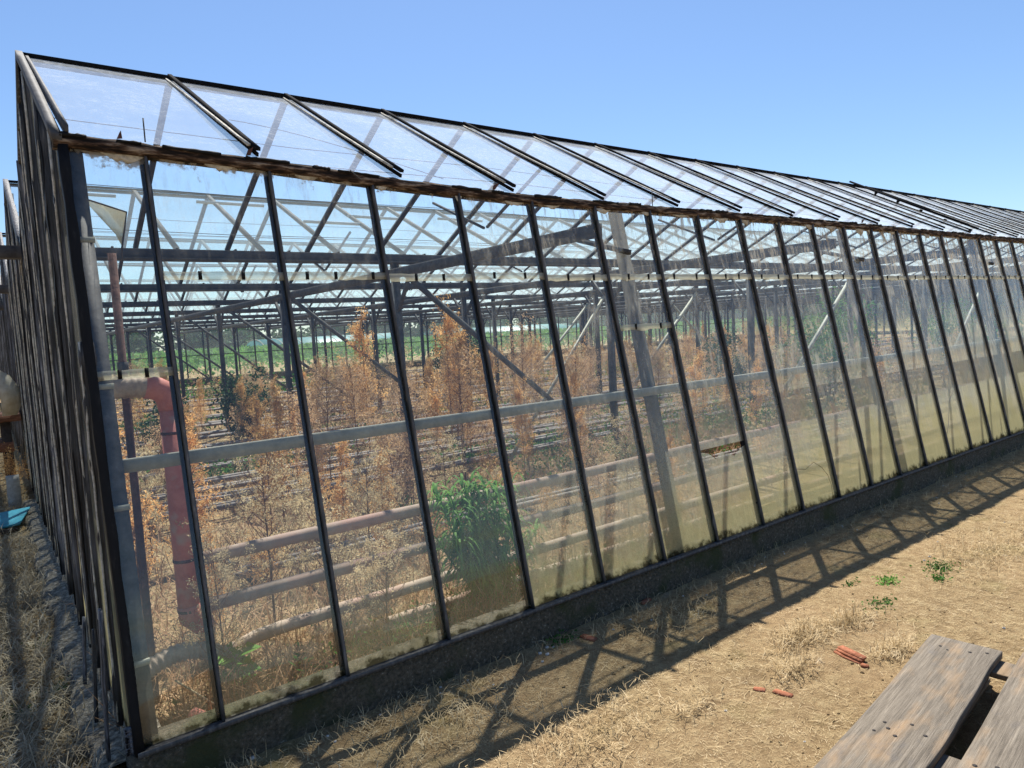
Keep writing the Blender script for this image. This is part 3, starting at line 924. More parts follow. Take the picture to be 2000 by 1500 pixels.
pts = [(1.02 + .9 * q, EY + (RY - EY) * (.50 - .42 * q ** 1.6), 2.236 + (RZ - 2.236) * (.50 - .42 * q ** 1.6) + .012) for q in np.linspace(0, 1, 12)]
mb.tube(pts, .0022, 4); P(mb, 'fallen_wire', M['wire'])

# torn plastic hanging in the first bay
t_ = thing('torn_plastic_sheet', 'torn yellowed plastic scrap hanging from the wire near the corner pole', 'plastic scrap', (.40, .9, 2.08))
mb = MB()
P0 = [(-.09, 0, .085), (-.02, .015, .065), (.07, .0, .035), (.06, .015, -.03), (.04, 0, -.11), (.02, .0, -.06), (-.03, .015, .01)]
mb.add(P0 + [(a_, b_ + .004, c_) for a_, b_, c_ in P0], [tuple(range(7)), tuple(range(13, 6, -1))] + [(j, 7 + j, 7 + (j + 1) % 7, (j + 1) % 7) for j in range(7)])
mb.build('sheet', M['film_thin'], t_)
mb = MB(); mb.tube([(-.10, 0, .09), (-.02, .01, .068), (.072, 0, .037), (.06, .01, -.03), (.04, 0, -.12), (.035, 0, -.18)], .004, 5)
mb.build('torn_edge', M['wood_dark'], t_)

# corner pole inside
t_ = thing('support_pole', 'thin rusty brown pole standing behind the first wall pane', 'pole', (.36, .62, 0))
mb = MB(); mb.tube([(0, 0, -.03), (.0, 0, 1.9)], .016, 8); mb.build('shaft', M['rust'], t_)
mb = MB(); mb.tube([(0, 0, 1.42), (0, 0, 1.46)], .021, 8); mb.build('clamp', M['steel_far'], t_)

# ------------------------------------------------------------------ heating pipes
PY = .60
t_ = thing('heating_riser', 'thick faded red riser pipe with an elbow behind the first wall pane', 'pipe', (.52, PY, 0))
mb = MB()
pts = [(.0, 0, .34), (0, 0, 1.26)]
mb.tube(pts, .046, 24); mb.build('riser', M['red_pipe'], t_, True)
mb = MB(); mb.tube([(0, 0, 1.25), (-.004, 0, 1.29), (-.022, 0, 1.325), (-.055, 0, 1.345), (-.09, 0, 1.352)], .050, 18); mb.build('elbow', M['red_pipe'], t_, True)
mb = MB()
L = np.linspace(-.08, -.31, 30)
mb.tube([(x, 0, 1.352 + (x + .08) * -.05) for x in L], [.045 + .003 * math.sin(i * 1.9) for i in range(30)], 16); mb.build('branch', M['lagging'], t_, True)
mb = MB()
for z in (.38, .60, 1.15): mb.tube([(0, 0, z - .006), (0, 0, z + .006)], .0495, 18)
mb.build('weld_ring', M['rust'], t_)
mb = MB(); mb.tube([(0, 0, .40), (.005, 0, .34), (.03, 0, .315), (.08, 0, .31)], .050, 16); mb.build('lower_elbow', M['red_pipe'], t_, True)
lbl = ['upper main heating pipe behind the front wall, welded to the red riser',
       'second main heating pipe from the top behind the front wall panes',
       'third main heating pipe from the top, curving up from the corner behind the front wall',
       'lowest main heating pipe lying on the soil behind the front wall']
for k, (z, zc, xs1, m_) in enumerate([(.585, .585, .55, 'pipe'), (.375, .36, .60, 'pipe'), (.185, .12, .58, 'pipe'), (.035, .03, 1.2, 'pipe')]):
    t_ = thing('heating_pipe', lbl[k], 'pipe', (xs1, PY, z))
    if k == 2:
        pts = [(0, 0, -.035), (.05, 0, -.045), (.12, 0, -.035), (.2, 0, -.012), (.32, 0, -.004)] + [(x, 0, 0) for x in np.arange(.6, 24, .7)]
    else:
        pts = [(0, 0, 0)] + [(x, 0, .004 * math.sin(x * 2)) for x in np.arange(.4, 24, .5)]
    mb = MB(); mb.tube(pts, .030, 14); mb.build('tube', M[m_], t_, True)
    mb = MB()
    for x in np.arange(1.3, 23, 2.9): mb.tube([(x - .012, 0, 0), (x + .012, 0, 0)], .0335, 12)
    mb.build('coupling', M['rust'], t_)
t_ = thing('drain_hose', 'ribbed dusty hose bent in an arch at the foot of the corner', 'hose', (.40, .42, .05))
mb = MB()
pp = []
for q in np.linspace(0, 1, 70):
    pp.append((-.12 + .40 * q, .10 + .02 * math.sin(q * 3), .13 + .07 * math.sin(q * math.pi * 1.0) - .05 * q))
mb.tube(pp, [.036 + .004 * math.sin(i * 1.55) for i in range(70)], 14); mb.build('hose', M['lagging'], t_, True)
mb = MB(); mb.tube([(.0, -.05, .14), (.17, -.16, -.02)], .004, 5); mb.build('string', M['straw'] , t_)
t_ = thing('pipe_stub', 'stubby orange rusty pipe end lying in the corner behind the glass', 'pipe', (.46, .10, .06))
mb = MB(); mb.tube([(-.03, .16, .02), (.01, .10, .0), (.06, .05, -.02), (.10, .02, -.02)], [.03, .034, .036, .04], 14); mb.build('stub', M['red_pipe'], t_, True)
mb = MB(); mb.tube([(.09, .027, -.02), (.11, .015, -.02)], .047, 14); mb.build('flange', M['rust'], t_)
# rail pipes on the floor
rail_rows = [1.75, 2.2, 3.75, 4.2, 4.7, 5.1, 5.95, 6.35, 7.5, 7.9, 9.0, 9.4, 10.6, 11.0, 12.1, 12.5, 13.9, 15.3, 15.7, 17.2, 18.9, 19.3, 21.0, 22.5]
names = NAMES
_unused = ['nearest', 'second', 'third', 'fourth', 'fifth', 'sixth', 'seventh', 'eighth', 'ninth', 'tenth', 'eleventh', 'twelfth', 'thirteenth', 'fourteenth', 'fifteenth', 'sixteenth', 'seventeenth', 'eighteenth', 'nineteenth', 'twentieth', 'twenty-first', 'twenty-second', 'twenty-third', 'farthest']
for k, y in enumerate(rail_rows):
    t_ = thing('floor_pipe', f'{names[k]} low grey pipe row from the front wall on the greenhouse floor', 'pipe', (.6, y, 0), 'low heating pipes laid in rows on the greenhouse floor')
    r_ = .024
    xe = 36 if y > 6 else 26
    for o_ in ((0, .10) if k % 2 == 0 else (0, .13)):
        mb = MB()
        xs_ = np.arange(random.uniform(0, .5), xe, 1.1)
        mb.tube([(x, o_, .10 + .012 * math.sin(x * .9 + k)) for x in xs_], r_, 8)
        mb.build('tube', M['rail'], t_, True)
    mb = MB()
    for x in np.arange(.5, xe, 2.2):
        mb.beam((x, -.05, .05), (x, .19, .05), .03, .02); mb.beam((x, .0, -.03), (x, .0, .07), .02, .02); mb.beam((x, .13, -.03), (x, .13, .07), .02, .02)
    mb.build('pipe_support', M['steel_far'], t_)

# ------------------------------------------------------------------ dead weeds
def plume(h, spread, nb, mfl, dens, kind):
    root = thing('dead_weed', 'dead weed', 'dead plant')
    st = MB(); fl = []
    lean = RNG.normal(0, .05, 2)
    def trunk(z): return np.array([lean[0] * z * z, lean[1] * z * z, z])
    st.tube([trunk(z) for z in np.linspace(-.03, h, 8)], list(np.linspace(.0065, .002, 8)), 5)
    for i in range(nb):
        q = RNG.uniform(.22, 1) if kind != 'spike' else RNG.uniform(.1, 1)
        z0 = h * q
        a = RNG.uniform(0, 6.283)
        L = spread * (1.15 - q * .8) * RNG.uniform(.5, 1.1)
        if kind == 'fluff': L = spread * RNG.uniform(.5, 1.1) * (1.3 - .9 * q)
        p0 = trunk(z0)
        rise = L * RNG.uniform(.8, 1.8)
        p1 = p0 + [math.cos(a) * L * .6, math.sin(a) * L * .6, rise * .45]
        p2 = p0 + [math.cos(a) * L, math.sin(a) * L, rise]
        st.tube([p0, p1, p2], [.0022, .0016, .001], 3, cap=False)
        n = int(dens * 1.7 * RNG.uniform(.6, 1.4))
        if kind == 'plume':
            for c in range(5):
                s = RNG.uniform(.15, 1.1)
                cc = p0 * (1 - s) + p2 * s + RNG.normal(0, spread * .06, 3)
                fl.append(cc + RNG.normal(0, 1, (n // 5, 3)) * [.016, .016, .024])
        elif kind == 'bush':
            for c in range(5):
                s = RNG.uniform(.3, 1.15)
                cc = p0 * (1 - s) + p2 * s + RNG.normal(0, spread * .13, 3)
                fl.append(cc + RNG.normal(0, 1, (n // 5, 3)) * [.02, .02, .022])
        elif kind == 'fluff':
            for c in range(3):
                cc = p1 + (p2 - p1) * RNG.uniform(.2, 1.2) + RNG.normal(0, .03, 3)
                d = RNG.normal(size=(n // 3, 3)); d /= np.linalg.norm(d, axis=1)[:, None]
                fl.append(cc + d * RNG.uniform(.008, .034, (n // 3, 1)))
        elif kind == 'spike':
            s = RNG.uniform(0, .5, n)[:, None]
            fl.append(p0 * (1 - s) + p2 * s + RNG.normal(0, .012, (n, 3)))
    st.build('stem', M['dry_stem'], root)
    f = MB()
    Pn = np.concatenate(fl)
    sz = {'plume': .024, 'bush': .022, 'fluff': .019, 'spike': .026}[kind]
    f.leaves(Pn, sz, sz * .55, up=.5, tri=True)
    f.build('florets', M[mfl], root)
    return root

protos = []
specs = [
    ('rust', 'plume', 1.25, .22, 50, 'dry_rust', 45, 'tall rust brown dead weed plume'),
    ('rust', 'plume', .95, .16, 42, 'dry_rust', 42, 'narrow rust orange dead weed'),
    ('pink', 'bush', 1.15, .30, 60, 'dry_pink', 42, 'broad pinkish brown dead weed'),
    ('pink', 'bush', .85, .26, 46, 'dry_pink', 38, 'bushy greyish pink dead weed'),
    ('tan', 'fluff', .80, .22, 40, 'dry_tan', 48, 'dead weed with pale tan fluffy seed heads'),
    ('tan', 'fluff', .55, .20, 32, 'dry_tan', 48, 'low dead weed covered in cream seed fluff'),
    ('red', 'spike', .90, .14, 34, 'dry_rust', 22, 'thin dark red dead spike weed'),
    ('red', 'spike', .70, .10, 30, 'dry_stem', 20, 'bare reddish stalk weed'),
    ('brown', 'bush', .45, .24, 34, 'dry_rust', 30, 'low tangled brown dead weed'),
]
for s_ in specs:
    protos.append((plume(s_[2], s_[3], s_[4], s_[5], s_[6], s_[1]), s_))
used = set()
# placed ones: (x, y, proto, scale)
def near_row(y): return False
fixed = [
 (.42, 1.45, 1, 1.05, 'orange brown dead weed standing between the rusty pole and the red riser'),
 (.38, .95, 7, .9, 'reddish dead stalk just behind the first wall pane'),
 (.70, 1.35, 0, .8, 'rust plume beside the red riser'),
 (.62, .50, 4, .72, 'cream fluffy dead weed at the foot of the red riser'),
 (.98, .95, 4, .95, 'cream fluffy dead weed right of the red riser above the main pipes'),
 (1.55, 1.0, 4, .85, 'fluffy seed heads leaning over the upper main pipe in the third pane'),
 (1.35, .42, 5, .8, 'low cream fluffy weed hugging the lower main pipes'),
 (1.25, .85, 5, 1.0, 'low fluffy weed behind the second main pipe'),
 (3.75, 3.6, 0, 1.28, 'tallest rust brown plume near the middle of the photo'),
 (4.05, 3.9, 0, 1.15, 'rust brown plume leaning against the tallest one'),
 (3.5, 3.0, 2, 1.05, 'broad pinkish dead weed in front of the tallest plumes'),
 (4.8, 3.7, 2, 1.15, 'airy pinkish dead weed right of the tallest plumes'),
 (5.2, 3.3, 2, 1.0, 'broad brown dead weed beside the second valley post'),
 (3.55, 5.2, 0, 1.25, 'tall rust plume rising in front of the green crop'),
 (2.55, 4.0, 2, 1.0, 'broad dead weed thicket left of the fourth glazing bar'),
 (2.9, 4.1, 2, .95, 'broad dead weed thicket right beside the first valley post'),
 (2.2, 3.6, 3, 1.0, 'greyish pink bush behind the third pane'),
 (2.6, 2.4, 2, .85, 'wide brown bush in front of the first valley post'),
 (2.2, 1.9, 3, .9, 'greyish brown bush behind the main pipes in the third pane'),
 (1.35, 2.1, 0, .72, 'rust plume seen in the second pane above the floor pipes'),
 (1.7, 2.9, 1, 1.0, 'narrow rust weed in the second pane'),
 (2.0, 4.4, 0, .75, 'rust plume beyond the second glazing bar'),
 (4.9, 5.3, 1, 1.2, 'narrow rust plume behind the fifth pane'),
 (5.2, 5.8, 1, 1.2, 'narrow rust plume behind the fifth pane, slightly farther'),
 (8.1, 2.5, 1, .75, 'orange dead weed tuft under the long pale brace'),
]
for (x, y, p, s, lb) in fixed:
    pr, sp = protos[p]
    loc = (x, y, float(gz(x, y)))
    if p not in used:
        o = pr; used.add(p); o.location = loc; o.scale = (s, s, s); o.rotation_euler = (0, 0, random.uniform(0, 6.28))
    else:
        o = copy_thing(pr, loc, random.uniform(0, 6.28), (s, s, s))
    o.scale = tuple(v * 1.12 for v in o.scale)
    o['label'] = lb; o['category'] = 'dead plant'; o['group'] = 'dead weeds growing inside the greenhouse'
# scattered
cands = []
for _ in range(4000):
    # sample inside visible fan
    y = .75 + 15 * random.random() ** 2.0
    tx = random.random()
    x = .3 + tx * (6.5 + y * 1.6)
    if any(abs(y - r - .06) < .09 for r in rail_rows[:12]): continue
    if any((x - c[0]) ** 2 + (y - c[1]) ** 2 < (.30 + y * .02) ** 2 for c in cands): continue
    if any((x - c[0]) ** 2 + (y - c[1]) ** 2 < .28 ** 2 for c in fixed): continue
    if hnoise(x * .8, y * .8) < -.28: continue
    if 3.9 < x < 7.6 and abs((y - .35) - (x - 3.9) * .73) < .34: continue      # bare gap seen through the broken pane
    cands.append((x, y))
    if len(cands) >= 262: break
zone = lambda y: 'in the front bay' if y < 3.3 else ('in the second bay' if y < 6.6 else ('in the third bay' if y < 9.8 else 'in the far bays'))
for (x, y) in cands:
    r_ = random.random()
    if y < 1.7: p = random.choice([4, 5, 4, 8, 1, 3]); s = random.uniform(.55, .85)
    elif y < 3.2: p = random.choice([1, 3, 4, 0, 8, 3, 1]); s = random.uniform(.7, .95)
    else: p = random.choice([0, 1, 2, 3, 2, 0, 4, 6, 8, 3]); s = random.uniform(.7, 1.1)
    pr, sp = protos[p]
    loc = (x, y, float(gz(x, y)))
    if p not in used:
        o = pr; used.add(p); o.location = loc; o.scale = (s, s, s)
    else:
        o = copy_thing(pr, loc, random.uniform(0, 6.28), (s, s, s * random.uniform(.9, 1.1)))
    fr = min(int((x - .26) / 2.86), 14)
    bay = int(min(y / 3.2, 6))
    nn_ = ['one', 'two', 'three', 'four', 'five', 'six', 'seven', 'eight', 'nine', 'ten', 'eleven', 'twelve', 'thirteen', 'fourteen', 'fifteen']
    o['label'] = f"{sp[7]}, bay {nn_[bay]}, {'before post one' if fr == 0 else 'past post ' + nn_[fr - 1]}"
    o['category'] = 'dead plant'; o['group'] = f"{sp[7]} type, scattered on the floor"

# the farther thicket beyond the individually built plants
mb = MB(); cnt_ = 0
fl_, st_ = [], []
for _ in range(1400):
    y = 1.2 + 17 * random.random() ** 1.3; x = .4 + random.random() * (13 + y * 1.3)
    if x < 6.5 + y * .9 and y < 6.5: continue
    if hnoise(x * .6, y * .6) < -.12: continue
    h = random.uniform(.45, 1.0); r0 = random.uniform(.12, .24)
    n = 150
    q = RNG.random(n) ** .7
    a = RNG.uniform(0, 6.283, n); rr = r0 * (1.25 - q) * np.sqrt(RNG.random(n))
    fl_.append(np.stack([x + rr * np.cos(a), y + rr * np.sin(a), .1 + q * h], 1)); st_.append((x, y, h, r0))
    cnt_ += 1
    if cnt_ > 420: break
k_ = len(fl_) // 2
mb.leaves(np.concatenate(fl_[:k_]), .05, .026, up=.5, tri=True)
mb.cur = 1
mb.leaves(np.concatenate(fl_[k_:]), .05, .026, up=.5, tri=True)
mb.cur = 2
for (x, y, h, r0) in st_:
    for _ in range(3):
        a = random.uniform(0, 6.28)
        mb.tube([(x, y, -.02), (x + math.cos(a) * r0 * .7, y + math.sin(a) * r0 * .7, h)], [.006, .002], 3, cap=False)
o = mb.build('dead_weed_thicket', [M['dry_pink'], M['dry_rust'], M['dry_stem']]); tag(o, 'distant thicket of dead brown weeds filling the far greenhouse bays', 'dead weeds', kind='stuff')

# litter and low dead growth on the greenhouse floor (countless)
def blades(mb, X, Y, Z, L, Wd, tilt, curl=0.0, ang=None):
    n = len(X)
    a = RNG.uniform(0, 2 * math.pi, n) if ang is None else ang
    L = np.broadcast_to(L, (n,)) * RNG.uniform(.5, 1.4, n)
    tl = np.abs(RNG.normal(0, tilt, n))
    d = np.stack([np.cos(a) * np.cos(tl), np.sin(a) * np.cos(tl), np.sin(tl)], 1)
    s = np.stack([-np.sin(a), np.cos(a), RNG.normal(0, .3, n)], 1) * (np.broadcast_to(Wd, (n,)) / 2)[:, None]
    p0 = np.stack([X, Y, Z], 1)
    p1 = p0 + d * (L / 2)[:, None]; p1[:, 2] += curl * L
    p2 = p0 + d * L[:, None]
    if curl:
        sh = RNG.normal(0, .35, (n, 1)) * L[:, None]
        p2 = p2 + sh * s / (np.linalg.norm(s, axis=1)[:, None])
        mb.quads(np.stack([p0 - s, p0 + s, p1 + s, p1 - s], 1)); mb.quads(np.stack([p1 - s, p1 + s, p2], 1))
    else:
        mb.quads(np.stack([p0 - s, p0 + s, p2], 1))
mb = MB()
n = 52000
Y = .2 + 22 * RNG.random(n) ** 1.9; X = .25 + RNG.random(n) * (3.5 + Y * 1.4)
blades(mb, X, Y, gz(X, Y) + RNG.uniform(0, .02, n), .06 + Y * .006, .005 + Y * .0005, .5, .05)
n = 16000
Y = .2 + 8 * RNG.random(n) ** 1.5; X = .25 + RNG.random(n) * (3.5 + Y * 1.4)
blades(mb, X, Y, gz(X, Y), .22, .0045, 1.1, .1)
o = mb.build('plant_litter', M['litter']); tag(o, 'carpet of dead brown stalks and litter over the greenhouse floor', 'litter', kind='stuff')
# green ground growth inside
mb = MB()
def clump(cx, cy, rx, ry, h, n, L, w):
    Pn = np.stack([cx + RNG.normal(0, rx, n), cy + RNG.normal(0, ry, n), np.abs(RNG.normal(0, h, n))], 1)
    mb.leaves(Pn, L, w, up=.6)
for (cx, cy, rx, ry, h, n) in [(4.6, 4.3, .5, .25, .06, 1600), (5.6, 4.1, .5, .2, .07, 1600), (3.3, 2.6, .4, .2, .05, 900), (2.0, .42, .5, .1, .06, 1500), (1.4, .4, .3, .1, .05, 700), (3.4, .4, .7, .1, .05, 1200), (5.5, 3.0, .6, .3, .08, 1500), (8, 4, 1.2, .8, .12, 3000), (6.5, 1.8, 1., .3, .06, 1200), (10, 3, 2, 1, .15, 3500), (3.6, 6.5, .8, .3, .1, 1500), (2.4, 6.0, .5, .3, .1, 1200), (7, 9, 1.2, .4, .08, 1500), (12, 6, 1.5, .6, .15, 2500), (2.2, 11.5, .5, .3, .15, 900), (6.2, 19, 2.0, .6, .25, 1800), (15, 12, 2, 1, .25, 2500)]:
    clump(cx, cy, rx, ry, h, n, .035 + cy * .005, .012 + cy * .003)
o = mb.build('green_weeds', M['green']); tag(o, 'patches of low green weeds between the floor pipes', 'weeds', kind='stuff')

# shrub and leafy plants inside
def shrub(name, label, loc, rx, rz, n, L, mat, cat='shrub'):
    t = thing(name, label, cat, loc)
    st = MB()
    for q in range(9):
        a = random.uniform(0, 6.28)
        st.tube([(0, 0, -.03), (math.cos(a) * rx * .4, math.sin(a) * rx * .4, rz * .6), (math.cos(a) * rx * .7, math.sin(a) * rx * .7, rz * 1.2)], [.014, .009, .004], 5)
    st.build('stem', M['bark'], t)
    mb = MB()
    cl = RNG.normal(0, 1, (26, 3)) * [rx * .42, rx * .42, rz * .42] + [0, 0, rz * .95]
    Pn = cl[RNG.integers(0, 26, n)] + RNG.normal(0, rx * .2, (n, 3))
    Pn[:, 2] = np.maximum(Pn[:, 2], .02)
    mb.leaves(Pn, L, L * .5, up=.2)
    mb.build('foliage', mat, t)
    return t
shrub('shrub', 'dark green leafy shrub standing beyond the second glazing bar inside', (3.05, 8.4, 0), .36, .65, 2600, .07, M['green_dark'])
shrub('shrub', 'dark green bush behind the red riser near the gable', (1.75, 7.6, 0), .3, .5, 1500, .06, M['green_dark'])
shrub('shrub', 'dense dark bush in front of the back wall below the middle of the crop', (11.5, 15.5, 0), .9, .7, 4000, .11, M['green_dark'])
shrub('shrub', 'small dark bush right of the third valley post', (8.2, 14.5, 0), .6, .5, 2500, .09, M['green_dark'])
shrub('shrub', 'tall light green bush seen low in the right-hand panes', (11.3, 3.6, 0), .5, .75, 2600, .06, M['green'])
shrub('shrub', 'broad green bush farther along in the right-hand panes', (15.0, 5.6, 0), 1.0, .9, 4500, .09, M['green'])
shrub('shrub', 'dark bush behind the long pale brace', (10.8, 5.2, 0), .5, .6, 2600, .07, M['green_dark'])
shrub('shrub', 'green bush by the far end of the front wall', (19.0, 4.5, 0), 1.0, .8, 4500, .09, M['green'])

# the narrow-leaved green plant pressed to the glass
t_ = thing('leafy_weed', 'fresh green narrow-leaved weed growing against the fourth and fifth wall panes', 'plant', (2.02, .46, 0))
st = MB(); lf = MB()
tops = []
for q in range(20):
    a = random.uniform(0, 6.28); r0 = random.uniform(0, .05); L = random.uniform(.30, .72)
    o_ = random.uniform(.03, .30)
    base = np.array([math.cos(a) * r0, math.sin(a) * r0 * .4, 0])
    tip = base + [math.cos(a) * o_ * 1.15, math.sin(a) * o_ * .35, L]
    mid = (base + tip) / 2 + [math.cos(a) * .03, 0, .02]
    st.tube([base, mid, tip], [.005, .004, .002], 5)
    for z in np.linspace(.18, 1, 15):
        c = base * (1 - z) ** 2 + mid * 2 * z * (1 - z) + tip * z * z
        for w in range(5):
            b = random.uniform(0, 6.28)
            ll = random.uniform(.07, .14)
            d = np.array([math.cos(b), math.sin(b), 0])
            s = np.array([-d[1], d[0], 0]) * .0058
            up_ = random.uniform(.25, .55)
            cv = [(0, 0, .5), (.25, up_ * .8, 1), (.5, up_, 1), (.75, up_ * .7, .8), (.95, up_ * .1, .5), (1.05, -up_ * .5, .08)]
            vv = []
            for (h_, v_, w_) in cv:
                m0 = c + d * ll * h_ + np.array([0, 0, ll * v_])
                vv += [m0 - s * w_, m0 + s * w_]
            lf.add(vv, [(2 * j, 2 * j + 1, 2 * j + 3, 2 * j + 2) for j in range(5)])
st.build('stem', M['green'], t_); lf.build('leaves', M['green_blue'], t_)
t_ = thing('leafy_weed', 'broad grey-green leaves sprouting at the foot of the red riser', 'plant', (.66, .48, .02))
lf = MB()
for q in range(16):
    a = q * 2.4; ll = random.uniform(.06, .11)
    d = np.array([math.cos(a), math.sin(a), 0]); s = np.array([-d[1], d[0], 0]) * ll * .4
    lf.add([np.array([0, 0, .01 * q]), d * ll * .5 + s + [0, 0, .05 + .01 * q], d * ll + [0, 0, .03 + .01 * q], d * ll * .5 - s + [0, 0, .05 + .01 * q]], [(0, 1, 2, 3)])
lf.build('leaves', M['green_blue'], t_)

# ------------------------------------------------------------------ beyond the back wall
mb = MB()
n = 60000
Y = YB + 2 + 34 * RNG.random(n); Y = np.round(Y / 1.4) * 1.4 + RNG.normal(0, .22, n)
X = -12 + RNG.random(n) * 110
hgt = 1.32 + .2 * hnoise(X * .4, Y * .4)
Z = hgt * np.sqrt(RNG.random(n))
mb.leaves(np.stack([X, Y, Z], 1), .30, .16, up=.2)
o = mb.build('crop', M['crop']); tag(o, 'rows of bright green crop growing beyond the back wall', 'crop', kind='stuff')
def tree(x, y, h, r, label):
    t = thing('tree', label, 'tree', (x, y, 0), 'trees beyond the crop field'); r = r * 1.15
    st = MB(); st.tube([(0, 0, -.1), (.1, 0, h * .3), (0, .1, h * .75)], [.16, .12, .05], 8)
    for q in range(5):
        a = q * 1.3; st.tube([(0, 0, h * .3), (math.cos(a) * r * .6, math.sin(a) * r * .6, h * .65)], [.07, .02], 6)
    st.build('trunk', M['bark'], t)
    mb = MB()
    c = RNG.normal(0, 1, (44, 3)) * [r * .5, r * .45, h * .26] + [0, 0, h * .45]
    nn = 3600
    Pn = c[RNG.integers(0, 40, nn)] + RNG.normal(0, r * .16, (nn, 3))
    Pn[:, 2] = np.abs(Pn[:, 2])
    mb.leaves(Pn, .48, .30, up=.1)
    mb.build('crown', M['tree_leaf'], t)
desc = ['round', 'wide', 'tall', 'ragged', 'low', 'dense', 'slim', 'leaning', 'thin', 'broad', 'full', 'small']
for i in range(24):
    x = -2 + i * 4.6 + random.uniform(-1, 1)
    if i == 0: x = 6
    h_ = (4.6 if i < 4 else 3.3) + random.uniform(-.5, .7)
    tree(x, 72 + random.uniform(-4, 6), h_, 2.6, f'{desc[i % 12]} tree beyond the crop, number {i + 1} of the row from the left'.replace('number ', '').replace(f'{i+1} of', f'{names[i]} of' if i else 'first of'))
for i in range(16):
    tree(64 + random.uniform(-3, 5), 3 + i * 4.6, 3.6 + random.uniform(-.6, .9), 2.8, f'{desc[i % 12]} tree past the far gable end, {NAMES[i].replace("nearest", "first")} of its row from the right')
def tunnel(x, y, w, L, h, mat, label):
    t = thing('polytunnel', label, 'polytunnel', (x, y, 0))
    mb = MB(); n = 12
    vs = []
    for xx in (0, L):
        for j in range(n + 1):
            a = math.pi * j / n
            vs.append((xx, -math.cos(a) * w / 2, math.sin(a) ** .7 * h if 0 < j < n else 0))
    fs = [(j, j + 1, n + 2 + j, n + 1 + j) for j in range(n)] + [tuple(range(n, -1, -1)), tuple(range(n + 1, 2 * n + 2))]
    mb.add(vs, fs); mb.build('cover', mat, t)
    mb = MB()
    for xx in np.linspace(0, L, 9):
        mb.tube([(xx, -math.cos(math.pi * j / n) * w / 2 * 1.005, (math.sin(math.pi * j / n) ** .7 if 0 < j < n else 0) * h * 1.005) for j in range(n + 1)], .04, 5)
    mb.build('hoop', M['steel_pale'], t)
tunnel(20, 64, 7, 14, 1.95, M['teal'], 'pale teal tunnel beyond the crop, left one of the two')
tunnel(40, 66, 7, 30, 2.05, M['teal'], 'long pale teal tunnel beyond the crop, right one of the two')
t_ = thing('rail_fence', 'long white horizontal rail at the far edge of the crop', 'fence', (-10, 60, 0))
mb = MB(); mb.beam((0, 0, 1.25), (110, 0, 1.25), .05, .14); mb.build('rail', M['white_sheet'], t_)
mb = MB()
for x in np.arange(0, 110, 3): mb.beam((x, .08, -.1), (x, .08, 1.3), .08, .08)
mb.build('fence_posts', M['steel_far'], t_)

# ------------------------------------------------------------------ left of the gable
def box_thing(name, label, cat, loc, size, mat, part, rz=0, rx=0):
    t = thing(name, label, cat, loc)
    mb = MB(); mb.box((0, 0, 0), size)
    o = mb.build(part, mat, t)
    bv = o.modifiers.new('bevel', 'BEVEL'); bv.width = .006; bv.segments = 2
    t.rotation_euler = (rx, 0, rz)
    return t
t_ = thing('blue_board', 'bright blue painted board lying on the straw beside the gable', 'board', (-.05, 5.05, .07))
mb = MB()
ring = [(-.9, -.42), (.07, -.30), (.17, .25), (-.9, .12)]
mb.add([(x, y, 0) for x, y in ring] + [(x, y, .02) for x, y in ring], [(3, 2, 1, 0), (4, 5, 6, 7), (0, 1, 5, 4), (1, 2, 6, 5), (2, 3, 7, 6), (3, 0, 4, 7)])
mb.build('panel', M['blue'], t_); t_.rotation_euler = (.05, -.02, 0)
mb = MB(); mb.box((-.4, -.35, -.02), (.9, .03, .03)); mb.build('batten', M['wood_dark'], t_)
t_ = thing('concrete_block', 'upright pale concrete post stub standing beside the gable', 'concrete block', (0.02, 5.95, 0))
mb = MB(); mb.beam((0, 0, -.02), (0, 0, .33), .11, .09, up=(0, 1, 0), seg=6, jit=.03); mb.build('stub', M['concrete_pale'], t_)
t_ = thing('plastic_drum', 'white plastic canister in the dark pile left of the gable', 'canister', (-.26, 6.6, .10))
mb = MB(); mb.tube([(0, 0, 0), (0, 0, .03), (0, 0, .42), (0, 0, .48), (0, 0, .5)], [.13, .15, .15, .12, .05], 18); mb.build('body', M['plastic_white'], t_, True)
mb = MB(); mb.tube([(0, 0, .49), (0, 0, .54)], .045, 10); mb.build('cap', M['wood_dark'], t_)
t_ = thing('timber_rack', 'dark timber rack stacked with reddish boards left of the gable', 'rack', (-.5, 7.0, 0))
for (x, y) in ((-.5, -.3), (.52, -.3), (-.5, .3), (.52, .3)):
    mb = MB(); mb.beam((x, y, -.02), (x, y, .82), .09, .09, up=(0, 1, 0)); mb.build('leg', M['wood_dark'], t_)
mb = MB(); mb.box((0, -.02, .86), (1.32, .8, .07)); mb.build('shelf', M['wood_red'], t_)
mb = MB(); mb.box((0, -.02, .55), (1.15, .7, .10)); mb.build('lower_shelf', M['wood_red'], t_)
mb = MB()
for k in range(5): mb.box((.02 * k - .25, -.05 + .02 * k, 1.0 + k * .14), (.9, .6, .11))
mb.build('board_stack', M['wood_red'], t_)
t_ = thing('plywood_offcut', 'pale cut plywood piece leaning against the reddish board stack', 'plywood', (.10, 6.45, .90))
mb = MB()
ring = [(-.10, 0), (.03, 0), (.075, .1), (.085, .26), (.0, .42), (-.10, .50)]
mb.add([(x, 0, z) for x, z in ring] + [(x, .02, z) for x, z in ring], [tuple(range(6)), tuple(range(11, 5, -1))] + [(j, 6 + j, 6 + (j + 1) % 6, (j + 1) % 6) for j in range(6)])
mb.build('panel', M['film'], t_)
# dead growth by the rack
o = copy_thing(protos[8][0], (.02, 6.2, 0), 1, (.8, .8, 1)); tag(o, 'dead weed standing outside between the concrete stub and the gable', 'dead plant', 'dead weeds beside the gable')

